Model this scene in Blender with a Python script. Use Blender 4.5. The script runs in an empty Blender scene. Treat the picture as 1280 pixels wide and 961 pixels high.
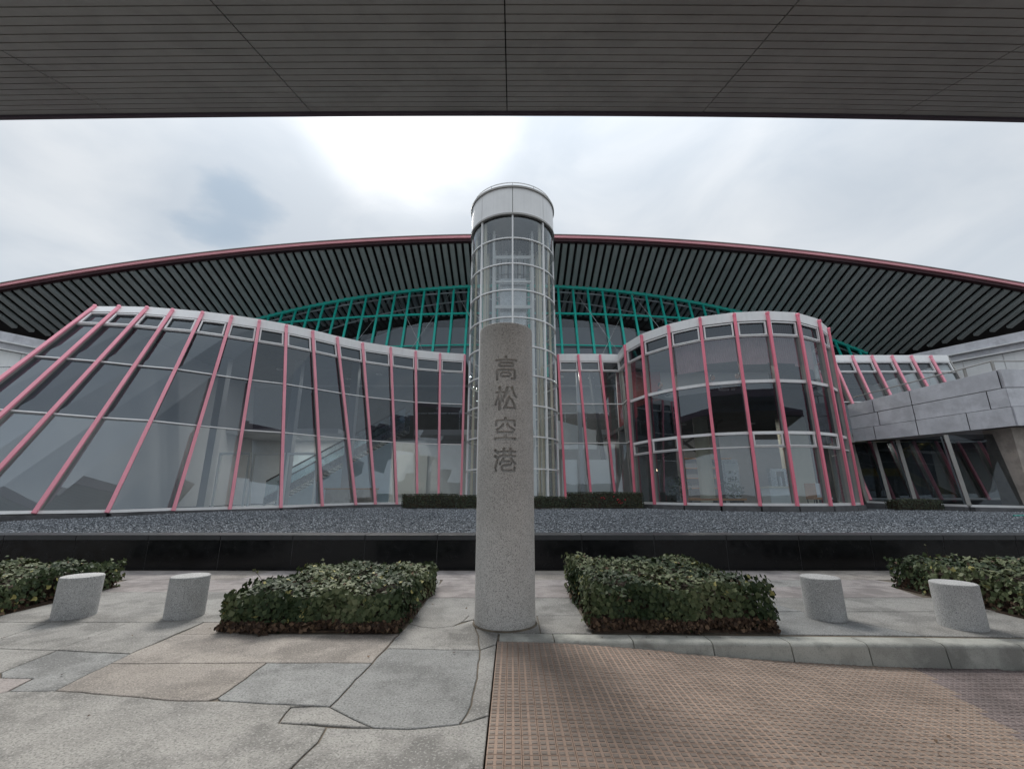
import bpy, bmesh, math, random
import numpy as np
from mathutils import Vector, Matrix
random.seed(7); rng = np.random.default_rng(7)
C = bpy.context.scene.collection
SC = bpy.context.scene
PI = math.pi

# ------------------------------------------------------------------ camera
TH = math.radians(14.3)
cd = bpy.data.cameras.new('camera'); cam = bpy.data.objects.new('camera', cd); C.objects.link(cam)
cd.sensor_width = 36; cd.lens = 36 * 540 / 1280; cd.clip_end = 3000; cd.clip_start = .05
cam.location = (0, 0, 1.5); cam.rotation_euler = (PI / 2 + TH, 0, 0)
SC.camera = cam

# ------------------------------------------------------------------ world + sun
SUN_EL, SUN_AZ = math.radians(46), math.radians(-16)      # azimuth measured from +Y towards +X
sund = Vector((math.sin(SUN_AZ) * math.cos(SUN_EL), math.cos(SUN_AZ) * math.cos(SUN_EL), math.sin(SUN_EL)))
W = bpy.data.worlds.new('World'); SC.world = W; W.use_nodes = True
nt = W.node_tree; N = nt.nodes; L = nt.links
for n in list(N): N.remove(n)
def nd(t, **k):
    n = N.new(t)
    for a, b in k.items(): setattr(n, a, b)
    return n
out = nd('ShaderNodeOutputWorld'); bg = nd('ShaderNodeBackground'); L.new(bg.outputs[0], out.inputs[0])
bg.inputs[1].default_value = 0.1
sky = nd('ShaderNodeTexSky'); sky.sky_type = 'NISHITA'; sky.sun_disc = False
sky.sun_elevation = SUN_EL; sky.sun_rotation = SUN_AZ; sky.air_density = 1.5; sky.dust_density = 2
tc = nd('ShaderNodeTexCoord')
mp = nd('ShaderNodeMapping'); mp.inputs['Scale'].default_value = (1.0, 1.0, 2.2); L.new(tc.outputs['Generated'], mp.inputs[0])
n1 = nd('ShaderNodeTexNoise'); n1.inputs['Scale'].default_value = 3.0; n1.inputs['Detail'].default_value = 7; n1.inputs['Roughness'].default_value = .5
n1.inputs['Distortion'].default_value = .5
L.new(mp.outputs[0], n1.inputs['Vector'])
cr = nd('ShaderNodeValToRGB'); L.new(n1.outputs[0], cr.inputs[0])
cr.color_ramp.elements[0].position = .36; cr.color_ramp.elements[0].color = (2.28, 2.52, 2.8, 1)
cr.color_ramp.elements[1].position = .66; cr.color_ramp.elements[1].color = (2.98, 3.12, 3.28, 1)
# brighter thin cloud round the sun's place
dt = nd('ShaderNodeVectorMath', operation='DOT_PRODUCT'); dt.inputs[1].default_value = sund
nm = nd('ShaderNodeVectorMath', operation='NORMALIZE'); L.new(tc.outputs['Generated'], nm.inputs[0]); L.new(nm.outputs[0], dt.inputs[0])
mr = nd('ShaderNodeMapRange', interpolation_type='SMOOTHERSTEP'); L.new(dt.outputs['Value'], mr.inputs[0])
mr.inputs['From Min'].default_value = .968; mr.inputs['From Max'].default_value = 1.0; mr.inputs['To Max'].default_value = 1.0
n2 = nd('ShaderNodeTexNoise'); n2.inputs['Scale'].default_value = 7; n2.inputs['Detail'].default_value = 5; L.new(mp.outputs[0], n2.inputs['Vector'])
mm = nd('ShaderNodeMath', operation='MULTIPLY'); L.new(mr.outputs[0], mm.inputs[0]); L.new(n2.outputs[0], mm.inputs[1])
gl = nd('ShaderNodeVectorMath', operation='SCALE'); gl.inputs[0].default_value = (2.5, 2.45, 2.35); L.new(mm.outputs[0], gl.inputs['Scale'])
ad = nd('ShaderNodeVectorMath', operation='ADD'); L.new(cr.outputs[0], ad.inputs[0]); L.new(gl.outputs[0], ad.inputs[1])
# one small darker cloud
dk = nd('ShaderNodeVectorMath', operation='DOT_PRODUCT'); dv = Vector((-.637, .867, .628)).normalized(); dk.inputs[1].default_value = dv
dn = nd('ShaderNodeVectorMath', operation='ADD'); sc3 = nd('ShaderNodeVectorMath', operation='SCALE'); sc3.inputs['Scale'].default_value = .22
n3 = nd('ShaderNodeTexNoise'); n3.inputs['Scale'].default_value = 6; n3.inputs['Detail'].default_value = 7; L.new(mp.outputs[0], n3.inputs['Vector'])
sb = nd('ShaderNodeVectorMath', operation='SUBTRACT'); sb.inputs[1].default_value = (.5, .5, .5); L.new(n3.outputs['Color'], sb.inputs[0]); L.new(sb.outputs[0], sc3.inputs[0])
L.new(nm.outputs[0], dn.inputs[0]); L.new(sc3.outputs[0], dn.inputs[1]); nm2 = nd('ShaderNodeVectorMath', operation='NORMALIZE'); L.new(dn.outputs[0], nm2.inputs[0])
L.new(nm2.outputs[0], dk.inputs[0])
mr2 = nd('ShaderNodeMapRange', interpolation_type='SMOOTHSTEP'); L.new(dk.outputs['Value'], mr2.inputs[0])
mr2.inputs['From Min'].default_value = .9955; mr2.inputs['From Max'].default_value = .9998; mr2.inputs['To Min'].default_value = 0; mr2.inputs['To Max'].default_value = 1
ml = nd('ShaderNodeMixRGB', blend_type='MULTIPLY'); ml.inputs[2].default_value = (.72, .80, .87, 1); L.new(ad.outputs[0], ml.inputs[1]); L.new(mr2.outputs[0], ml.inputs[0])
sx = nd('ShaderNodeSeparateXYZ'); L.new(nm.outputs[0], sx.inputs[0])
zr_ = nd('ShaderNodeMapRange'); L.new(sx.outputs[2], zr_.inputs[0]); zr_.interpolation_type = 'SMOOTHSTEP'; zr_.inputs['From Min'].default_value = .45; zr_.inputs['From Max'].default_value = 1; zr_.inputs['To Min'].default_value = 1.0; zr_.inputs['To Max'].default_value = 1.9  # sky brightened towards the zenith, largely out of view, as added fill
ml2 = nd('ShaderNodeVectorMath', operation='SCALE'); L.new(ml.outputs[0], ml2.inputs[0]); L.new(zr_.outputs[0], ml2.inputs['Scale']); ml = ml2
mx = nd('ShaderNodeMixRGB'); mx.inputs[0].default_value = .98; L.new(sky.outputs[0], mx.inputs[1]); L.new(ml.outputs[0], mx.inputs[2])
L.new(mx.outputs[0], bg.inputs[0])
sl = bpy.data.lights.new('sun', 'SUN'); sl.energy = 1.5; sl.angle = math.radians(24); sl.color = (1, .96, .9)
so = bpy.data.objects.new('sun', sl); C.objects.link(so); so.rotation_euler = sund.to_track_quat('Z', 'Y').to_euler(); so.location = sund * 60
SC.view_settings.view_transform = 'Standard'; SC.view_settings.look = 'None'; SC.view_settings.gamma = 1
SC.view_settings.exposure = 1.32
SC.cycles.transparent_max_bounces = 24; SC.cycles.max_bounces = 8

# ------------------------------------------------------------------ materials
def lin(c): return tuple(((v / 255) / 12.92 if v / 255 < .04045 else ((v / 255 + .055) / 1.055) ** 2.4) for v in c)
def mat(name, col, rough=.6, metal=0, var=.12, vs=3.0, spk=None, bump=0, bs=60, col2=None, stain=0, spec=.5, streak=0, attr=None):
    """procedural material: base colour + broad tone variation + optional speckle, stains, streaks and bump"""
    m = bpy.data.materials.new(name); m.use_nodes = True; t = m.node_tree; b = t.nodes['Principled BSDF']
    b.inputs['Roughness'].default_value = rough; b.inputs['Metallic'].default_value = metal
    b.inputs['Specular IOR Level'].default_value = spec
    co = t.nodes.new('ShaderNodeTexCoord'); ge = t.nodes.new('ShaderNodeNewGeometry')
    pos = ge.outputs['Position']
    def noise(s, d=4, v=pos, r=.55):
        n = t.nodes.new('ShaderNodeTexNoise'); n.inputs['Scale'].default_value = s; n.inputs['Detail'].default_value = d; n.inputs['Roughness'].default_value = r
        t.links.new(v, n.inputs['Vector']); return n.outputs[0]
    def mix(a, bcol, f, mode='MIX'):
        x = t.nodes.new('ShaderNodeMixRGB'); x.blend_type = mode
        for i, q in ((1, a), (2, bcol), (0, f)):
            if hasattr(q, 'links'): t.links.new(q, x.inputs[i])
            else: x.inputs[i].default_value = q if i == 0 else (*q[:3], 1)
        return x.outputs[0]
    def ramp(v, a, bq, lo=0., hi=1.):
        r = t.nodes.new('ShaderNodeMapRange'); t.links.new(v, r.inputs[0]); r.inputs[1].default_value = a; r.inputs[2].default_value = bq
        r.inputs[3].default_value = lo; r.inputs[4].default_value = hi; return r.outputs[0]
    c = tuple(col)
    lo = tuple(x * (1 - var) for x in (col2 or c)); hi = tuple(min(1, x * (1 + var)) for x in c)
    o = mix(lo, hi, ramp(noise(vs), .3, .7))
    if attr:
        a = t.nodes.new('ShaderNodeAttribute'); a.attribute_name = 'rnd'
        cr = t.nodes.new('ShaderNodeValToRGB'); t.links.new(a.outputs['Fac'], cr.inputs[0])
        e = cr.color_ramp.elements
        e[0].position = attr[0][0]; e[0].color = (*attr[0][1], 1); e[1].position = attr[1][0]; e[1].color = (*attr[1][1], 1)
        for p_, c_ in attr[2:]:
            z = e.new(p_); z.color = (*c_, 1)
        o = cr.outputs[0]
    # per-object tone
    oi = t.nodes.new('ShaderNodeObjectInfo')
    if stain:
        o = mix(o, tuple(x * .42 for x in c), ramp(noise(1.3, 6, r=.6), .47, .56, 0, min(1, stain * 1.5)))
        o = mix(o, tuple(x * .6 for x in c), ramp(noise(5.5, 6, r=.7), .5, .6, 0, stain * .9))
        o = mix(o, tuple(min(1, x * 1.35) for x in c), ramp(noise(2.1, 5), .5, .58, 0, stain * .7))
        o = mix(o, tuple(x * .74 for x in c), ramp(oi.outputs['Random'], 0, 1, 0, stain * .8))
    if streak:
        mpn = t.nodes.new('ShaderNodeMapping'); mpn.inputs['Scale'].default_value = (9, 9, .5); t.links.new(pos, mpn.inputs[0])
        o = mix(o, tuple(x * .55 for x in c), ramp(noise(1.0, 4, mpn.outputs[0]), .5, .8, 0, streak))
    if spk:
        for (s, cs, a1, b1, f1) in spk:
            o = mix(o, cs, ramp(noise(s, 2), a1, b1, 0, f1))
    t.links.new(o, b.inputs['Base Color'])
    rr = ramp(noise(vs * 3, 3), .3, .7, max(0, rough - .08), min(1, rough + .08)); t.links.new(rr, b.inputs['Roughness'])
    if bump:
        bp = t.nodes.new('ShaderNodeBump'); bp.inputs['Strength'].default_value = bump; bp.inputs['Distance'].default_value = .01
        t.links.new(noise(bs, 4), bp.inputs['Height']); t.links.new(bp.outputs[0], b.inputs['Normal'])
    return m
def glass(name, tint, refl=.07, rough=.01, haze=.0):
    m = bpy.data.materials.new(name); m.use_nodes = True; t = m.node_tree
    for n in list(t.nodes): t.nodes.remove(n)
    o = t.nodes.new('ShaderNodeOutputMaterial'); tr = t.nodes.new('ShaderNodeBsdfTransparent'); g = t.nodes.new('ShaderNodeBsdfGlossy')
    g.inputs['Roughness'].default_value = rough; g.inputs[0].default_value = (.84, .93, 1, 1)
    oi = t.nodes.new('ShaderNodeObjectInfo'); tm = t.nodes.new('ShaderNodeMixRGB'); t.links.new(oi.outputs['Random'], tm.inputs[0])
    tm.inputs[1].default_value = (*[x * .86 for x in tint], 1); tm.inputs[2].default_value = (*[min(1, x * 1.12) for x in tint], 1); t.links.new(tm.outputs[0], tr.inputs[0])
    rm_ = t.nodes.new('ShaderNodeMapRange'); t.links.new(oi.outputs['Random'], rm_.inputs[0]); rm_.inputs[3].default_value = refl * 1.35; rm_.inputs[4].default_value = refl * .75
    g0 = t.nodes.new('ShaderNodeNewGeometry'); dp = t.nodes.new('ShaderNodeVectorMath'); dp.operation = 'DOT_PRODUCT'
    t.links.new(g0.outputs['Normal'], dp.inputs[0]); t.links.new(g0.outputs['Incoming'], dp.inputs[1])
    ab = t.nodes.new('ShaderNodeMath'); ab.operation = 'ABSOLUTE'; t.links.new(dp.outputs['Value'], ab.inputs[0])
    om = t.nodes.new('ShaderNodeMath'); om.operation = 'SUBTRACT'; om.inputs[0].default_value = 1; om.use_clamp = True; t.links.new(ab.outputs[0], om.inputs[1])
    pw = t.nodes.new('ShaderNodeMath'); pw.operation = 'POWER'; t.links.new(om.outputs[0], pw.inputs[0]); pw.inputs[1].default_value = 5
    ma = t.nodes.new('ShaderNodeMath'); ma.operation = 'MULTIPLY_ADD'; ma.use_clamp = True
    t.links.new(pw.outputs[0], ma.inputs[0]); ma.inputs[1].default_value = .9; t.links.new(rm_.outputs[0], ma.inputs[2])
    ms = t.nodes.new('ShaderNodeMixShader'); t.links.new(ma.outputs[0], ms.inputs[0]); t.links.new(tr.outputs[0], ms.inputs[1]); t.links.new(g.outputs[0], ms.inputs[2])
    # slight waviness of float glass
    ge = t.nodes.new('ShaderNodeNewGeometry'); n = t.nodes.new('ShaderNodeTexNoise'); n.inputs['Scale'].default_value = .9; n.inputs['Detail'].default_value = 1
    t.links.new(ge.outputs['Position'], n.inputs['Vector'])
    bp = t.nodes.new('ShaderNodeBump'); bp.inputs['Strength'].default_value = .12; bp.inputs['Distance'].default_value = .02
    t.links.new(n.outputs[0], bp.inputs['Height']); t.links.new(bp.outputs[0], g.inputs['Normal'])
    if haze:
        df = t.nodes.new('ShaderNodeBsdfDiffuse'); df.inputs[0].default_value = (.5, .5, .48, 1)  # pale diffuse film: milky sky reflection put into the pane colour
        m2 = t.nodes.new('ShaderNodeMixShader'); m2.inputs[0].default_value = haze
        t.links.new(ms.outputs[0], m2.inputs[1]); t.links.new(df.outputs[0], m2.inputs[2]); t.links.new(m2.outputs[0], o.inputs[0])
    else: t.links.new(ms.outputs[0], o.inputs[0])
    return m
M = dict(
    pillar=mat('speckled_granite', (.62, .60, .575), .85, var=.08, vs=1.2, bump=.6, bs=70, stain=.15,
               spk=[(105, (.76, .74, .71), .52, .60, .6), (95, (.15, .14, .13), .53, .61, .7)]),
    bollard=mat('white_granite', (.50, .50, .495), .8, var=.08, vs=2, bump=.4, bs=80, stain=.2,
                spk=[(105, (.13, .13, .13), .53, .6, .65), (90, (.74, .74, .73), .54, .62, .5)]),
    slab=mat('grey_granite_slab', (.335, .325, .305), .85, var=.14, vs=.8, bump=.5, bs=90, stain=.55,
             spk=[(64, (.12, .12, .115), .53, .61, .6), (58, (.5, .49, .47), .56, .64, .5)]),
    slab2=mat('tan_granite_slab', (.36, .325, .29), .85, var=.14, vs=.8, bump=.5, bs=90, stain=.5,
              spk=[(64, (.12, .105, .1), .53, .61, .6), (58, (.52, .47, .42), .56, .64, .5)]),
    slab3=mat('blue_grey_granite_slab', (.29, .295, .29), .85, var=.14, vs=.8, bump=.5, bs=90, stain=.5,
              spk=[(64, (.09, .09, .09), .53, .61, .6), (58, (.42, .42, .41), .56, .64, .5)]),
    slab4=mat('pinkish_granite_slab', (.40, .36, .345), .85, var=.12, vs=.9, bump=.4, bs=90, stain=.5,
              spk=[(64, (.17, .15, .145), .53, .61, .55)]),
    mortar=mat('dark_joint_mortar', (.15, .125, .095), .95, var=.3, vs=6, bump=.4),
    kerb=mat('concrete_kerb', (.46, .46, .42), .85, var=.14, vs=2.5, bump=.4, bs=70, stain=.6, spk=[(130, (.15, .15, .13), .57, .66, .5)]),
    tile=mat('brown_paver', (.37, .265, .205), .85, var=.16, vs=1.1, bump=.3, stain=.18),
    boss=mat('worn_boss', (.275, .225, .19), .9, var=.2, vs=2.0, bump=.4, bs=120, stain=.16),
    tile2=mat('plum_paver', (.24, .19, .18), .85, var=.16, vs=1.4, bump=.3, stain=.3),
    boss2=mat('plum_boss', (.20, .165, .16), .9, var=.2, vs=2.0, bump=.4, bs=120, stain=.3),
    road=mat('paver_bed', (.20, .145, .115), .9, var=.2, vs=2),
    ground=mat('asphalt', (.055, .055, .055), .9, var=.2, vs=.5),
    black=mat('polished_black_granite', (.006, .0065, .008), .22, var=.25, vs=2, spec=.3, spk=[(120, (.016, .017, .02), .57, .66, .5)]),
    blackcap=mat('honed_black_granite', (.022, .024, .027), .42, var=.2, vs=2, spec=.5, spk=[(140, (.06, .06, .065), .57, .66, .6)]),
    gravel=mat('blue_grey_gravel', (.13, .145, .165), .8, attr=[(0, (.07, .08, .092)), (1, (.46, .49, .52)), (.45, (.165, .178, .192)), (.8, (.275, .29, .31))]),
    gravelbed=mat('gravel_bed', (.10, .11, .12), .9, var=.35, vs=25, bump=1, bs=40),
    plinth=mat('grey_plinth', (.13, .13, .135), .95, var=.2, vs=2, stain=.4, bump=.2),
    pink=mat('pink_painted_steel', (.92, .23, .315), .42, var=.06, vs=1.5, streak=.22),
    pinkpale=mat('faded_skylit_pink_steel', (.95, .36, .44), .5, var=.08, vs=1.2, streak=.22),  # paler pink for leaning walls: some fading, plus sky light put into the colour
    pinkroof=mat('pink_roof_edge', (.90, .40, .44), .45, var=.06, vs=.6, streak=.15),
    frame=mat('grey_steel_frame', (.33, .32, .30), .45, metal=.2, var=.08),
    white=mat('white_painted_metal', (.82, .82, .81), .4, var=.06, vs=.8, streak=.18),
    alu=mat('pale_aluminium', (.78, .78, .77), .4, metal=.1, var=.06),
    green=mat('green_painted_steel', (.015, .52, .43), .4, var=.1, vs=.7, streak=.15),
    rib=mat('ribbed_soffit_metal', (.42, .455, .45), .5, var=.12, vs=.8, streak=.12),
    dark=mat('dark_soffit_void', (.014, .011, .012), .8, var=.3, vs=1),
    darkred=mat('dark_maroon_steel', (.05, .012, .018), .6, var=.2),
    canopy=mat('brown_grey_soffit_strip', (.33, .335, .33), .5, var=.07, vs=.5, stain=.12),
    canopyjoint=mat('dark_soffit_joint', (.02, .02, .018), .8),
    canopyedge=mat('dark_purple_trim', (.07, .05, .07), .4),
    metalpanel=mat('aluminium_panel', (.60, .60, .63), .42, metal=.15, var=.08, vs=1.5, streak=.25, stain=.2),
    conc=mat('tan_concrete', (.46, .40, .35), .8, var=.1, vs=1.5, stain=.3, bump=.2),
    wall=mat('pale_wall', (.72, .75, .78), .7, var=.05), wallblue=mat('pale_blue_board', (.70, .82, .88), .5, var=.04),
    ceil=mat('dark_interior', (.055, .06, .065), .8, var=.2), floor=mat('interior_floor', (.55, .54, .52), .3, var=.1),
    greywall=mat('grey_interior_wall', (.42, .43, .46), .6, var=.06, vs=.3),
    midgrey=mat('mid_grey_wall', (.22, .22, .23), .6, var=.08), cream=mat('cream_column', (.72, .66, .50), .6, var=.05), board=mat('white_board', (.74, .77, .77), .5, var=.03),
    red=mat('dark_red_panel', (.25, .03, .03), .5), yellow=mat('yellow_steel', (.55, .40, .05), .5),
    curtain=mat('dusty_pink_blind', (.34, .21, .215), .8, var=.1, vs=3), wood=mat('orange_wood', (.42, .2, .07), .5, var=.15),
    steel=mat('brushed_steel', (.45, .46, .47), .3, metal=.8), skin=mat('skin', (.48, .27, .18), .5), hair=mat('black_hair', (.012, .01, .01), .5),
    cloth=mat('dark_cloth', (.03, .032, .04), .9), soil=mat('brown_soil', (.07, .045, .03), .95, var=.4, vs=12, bump=1, bs=30),
    twig=mat('brown_twigs', (.05, .033, .022), .95, var=.4, vs=20, bump=1, bs=40),
    leaf=mat('ivy_leaf', (.05, .08, .03), .6, attr=[(0, (.014, .026, .012)), (1, (.36, .33, .12)), (.3, (.03, .052, .02)), (.55, (.075, .10, .042)), (.75, (.15, .175, .085)), (.93, (.23, .235, .13))], spec=.28),
    leafbrown=mat('dead_leaf', (.1, .05, .03), .8, attr=[(0, (.03, .018, .011)), (1, (.22, .14, .085)), (.5, (.075, .042, .026))]),
    boxleaf=mat('box_hedge_leaf', (.03, .045, .018), .6, attr=[(0, (.008, .014, .006)), (1, (.09, .10, .04)), (.5, (.022, .034, .014)), (.85, (.045, .06, .024))]),
    flower=mat('red_flower', (.5, .02, .04), .6),
    hose=mat('green_hose', (.02, .30, .24), .4),
    g_up=glass('tinted_glass', (.34, .385, .43), .10), g_lo=glass('clear_glass', (.80, .86, .88), .125, haze=.035),
    g_tower=glass('tower_glass', (.88, .92, .93), .10, haze=.13), g_dark=glass('dark_lobby_glass', (.42, .45, .47), .045), g_lat=glass('lattice_glass', (.62, .65, .67), .05),
)
lampm = bpy.data.materials.new('warm_bulb'); lampm.use_nodes = True
lampm.node_tree.nodes['Principled BSDF'].inputs['Emission Color'].default_value = (1, .75, .45, 1); lampm.node_tree.nodes['Principled BSDF'].inputs['Emission Strength'].default_value = 5

# ------------------------------------------------------------------ helpers
def V(*a): return Vector(a)
class MB:
    def __init__(s): s.v = []; s.f = []; s.mi = []
    def add(s, vs, fs, mi=0):
        o = len(s.v); s.v += [tuple(p) for p in vs]; s.f += [tuple(i + o for i in f) for f in fs]; s.mi += [mi] * len(fs); return s
    def hexa(s, c, mi=0):   # c = 8 corners: bottom 4 (ccw), top 4
        return s.add(c, [(3, 2, 1, 0), (4, 5, 6, 7), (0, 1, 5, 4), (1, 2, 6, 5), (2, 3, 7, 6), (3, 0, 4, 7)], mi)
    def box(s, x0, x1, y0, y1, z0, z1, mi=0):
        return s.hexa([(x0, y0, z0), (x1, y0, z0), (x1, y1, z0), (x0, y1, z0), (x0, y0, z1), (x1, y0, z1), (x1, y1, z1), (x0, y1, z1)], mi)
    def beam(s, p0, p1, w, d, n=(0, -1, 0), off=0, mi=0):
        """bar from p0 to p1, w across, d along n, centre pushed off along n"""
        p0 = Vector(p0); p1 = Vector(p1); a = (p1 - p0).normalized(); n = Vector(n)
        sd = a.cross(n).normalized(); nn = sd.cross(a).normalized()
        o = nn * off; q = []
        for p in (p0, p1):
            for (i, j) in ((-1, -1), (1, -1), (1, 1), (-1, 1)): q.append(p + o + sd * (i * w / 2) + nn * (j * d / 2))
        return s.hexa(q, mi)
    def tube(s, p0, p1, r, n=8, r1=None, mi=0):
        p0 = Vector(p0); p1 = Vector(p1); a = (p1 - p0).normalized(); u = a.orthogonal().normalized(); w = a.cross(u); r1 = r if r1 is None else r1
        q = [p0 + (u * math.cos(2 * PI * i / n) + w * math.sin(2 * PI * i / n)) * r for i in range(n)] + [p1 + (u * math.cos(2 * PI * i / n) + w * math.sin(2 * PI * i / n)) * r1 for i in range(n)]
        return s.add(q, [(i, (i + 1) % n, n + (i + 1) % n, n + i) for i in range(n)] + [tuple(range(n))[::-1], tuple(range(n, 2 * n))], mi)
    def path(s, pts, r, n=6):
        for a, b in zip(pts, pts[1:]): s.tube(a, b, r, n)
        return s
    def ringarc(s, c, R, z, a0, a1, hw, hh, seg=24, mi=0):
        """rectangular-section arc about a vertical axis"""
        k = int(seg); full = abs(a1 - a0) > 2 * PI - 1e-3; q = []; f = []
        for i in range(k + 1):
            a = a0 + (a1 - a0) * i / k
            for (dr, dz) in ((-hw, -hh), (hw, -hh), (hw, hh), (-hw, hh)): q.append((c[0] + math.cos(a) * (R + dr), c[1] + math.sin(a) * (R + dr), z + dz))
        for i in range(k):
            for j in range(4): f.append((i * 4 + j, i * 4 + (j + 1) % 4, (i + 1) * 4 + (j + 1) % 4, (i + 1) * 4 + j))
        if not full: f += [(0, 1, 2, 3), (k * 4 + 3, k * 4 + 2, k * 4 + 1, k * 4)]
        return s.add(q, f, mi)
    def build(s, name, m, parent=None, smooth=False, bevel=0):
        me = bpy.data.meshes.new(name); me.from_pydata(s.v, [], s.f); me.update()
        ms = m if isinstance(m, (list, tuple)) else [m]
        for x in ms: me.materials.append(x)
        if len(ms) > 1: me.polygons.foreach_set('material_index', s.mi)
        bm = bmesh.new(); bm.from_mesh(me); bmesh.ops.recalc_face_normals(bm, faces=bm.faces); bm.to_mesh(me); bm.free()
        if smooth: me.polygons.foreach_set('use_smooth', [True] * len(me.polygons))
        o = bpy.data.objects.new(name, me); C.objects.link(o)
        if parent: child(o, parent)
        if bevel:
            b = o.modifiers.new('bevel', 'BEVEL'); b.width = bevel; b.segments = 2; b.limit_method = 'ANGLE'
        return o
BASE = {}
def world_off(p):
    o = Vector(p.location); q = p
    while q.parent: q = q.parent; o = o + Vector(q.location)
    return o
def child(o, p):
    """parent o (in world coordinates) to p"""
    o.parent = p; o.matrix_parent_inverse = Matrix.Translation(-world_off(p)) if not p.get('world') else Matrix.Identity(4)
    o['world'] = 1
def tag(o, label=None, cat=None, group=None, kind=None):
    for k, v in (('label', label), ('category', cat), ('group', group), ('kind', kind)):
        if v: o[k] = v
    return o
def thing(name, loc, label, cat, group=None, rz=0):
    o = bpy.data.objects.new(name, None); C.objects.link(o); o.location = loc; o.rotation_euler.z = rz; o.empty_display_size = .3
    return tag(o, label, cat, group)
def lerp(a, b, t): return Vector(a) * (1 - t) + Vector(b) * t
def raw(name, v, f, m, parent=None, attr=None):
    """numpy mesh: v (n,3), f (m,k)"""
    me = bpy.data.meshes.new(name); n = len(v); k = f.shape[1]
    me.vertices.add(n); me.vertices.foreach_set('co', np.ascontiguousarray(v, dtype=np.float32).ravel())
    me.loops.add(f.size); me.loops.foreach_set('vertex_index', np.ascontiguousarray(f, dtype=np.int32).ravel())
    me.polygons.add(len(f)); me.polygons.foreach_set('loop_start', np.arange(0, f.size, k, dtype=np.int32))
    try: me.polygons.foreach_set('loop_total', np.full(len(f), k, dtype=np.int32))
    except Exception: pass
    if attr is not None:
        a = me.attributes.new('rnd', 'FLOAT', 'POINT'); a.data.foreach_set('value', attr.astype(np.float32))
    me.materials.append(m); me.update(calc_edges=True); me.validate()
    o = bpy.data.objects.new(name, me); C.objects.link(o)
    if parent: child(o, parent)
    return o

# ================================================================== SETTING
tag(MB().box(-900, 900, -900, 1500, -.9, -.42).build('ground', M['ground']), kind='structure')
sm01 = lambda t: 0 if t < 0 else (1 if t > 1 else t * t * (3 - 2 * t))
def zroad(x): return -.2 * sm01((x + .3) / 4.6) - .002
# ---- paved forecourt: joint bed + slabs
bed = MB().box(-16, -.165, -6, 9.5, -.4, -.011).box(-.165, 16, 5.18, 9.5, -.4, -.011)
pave = tag(bed.build('pavement', M['mortar']), kind='structure')
def slab(poly, m, jit=.002, gap=.0065, top=0.0):
    """one stone: polygon shrunk by the joint, with a small arris"""
    bm = bmesh.new(); vs = [bm.verts.new((x, y, top + random.uniform(-jit, jit) * 0)) for x, y in poly]
    f = bm.faces.new(vs); bm.normal_update()
    if f.normal.z < 0: bmesh.ops.reverse_faces(bm, faces=[f]); bm.normal_update()
    r = bmesh.ops.inset_region(bm, faces=[f], thickness=gap, use_even_offset=True, use_boundary=True)
    bmesh.ops.delete(bm, geom=r['faces'], context='FACES')
    r = bmesh.ops.inset_region(bm, faces=[f], thickness=.006, use_even_offset=True, use_boundary=True)
    tv = set(f.verts)
    for v in bm.verts:
        if v not in tv: v.co.z -= .004
    ed = [e for e in bm.edges if e.is_boundary]
    ex = bmesh.ops.extrude_edge_only(bm, edges=ed)
    for v in [g for g in ex['geom'] if isinstance(g, bmesh.types.BMVert)]: v.co.z = -.03
    dz = random.uniform(-jit, jit)
    for v in bm.verts: v.co.z += dz
    bmesh.ops.triangulate(bm, faces=[g for g in bm.faces if len(g.verts) > 4])
    me = bpy.data.meshes.new('slab'); bm.to_mesh(me); bm.free(); me.materials.append(m)
    o = bpy.data.objects.new('slab', me); C.objects.link(o); child(o, pave); return o
G1, G2, G3, G4 = M['slab'], M['slab2'], M['slab3'], M['slab4']
def crack(a, b, n=5, amp=.012):
    pts = [a]
    for i in range(1, n): t = i / n; pts.append((a[0] + (b[0] - a[0]) * t + random.uniform(-amp, amp), a[1] + (b[1] - a[1]) * t + random.uniform(-amp, amp)))
    return pts
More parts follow.
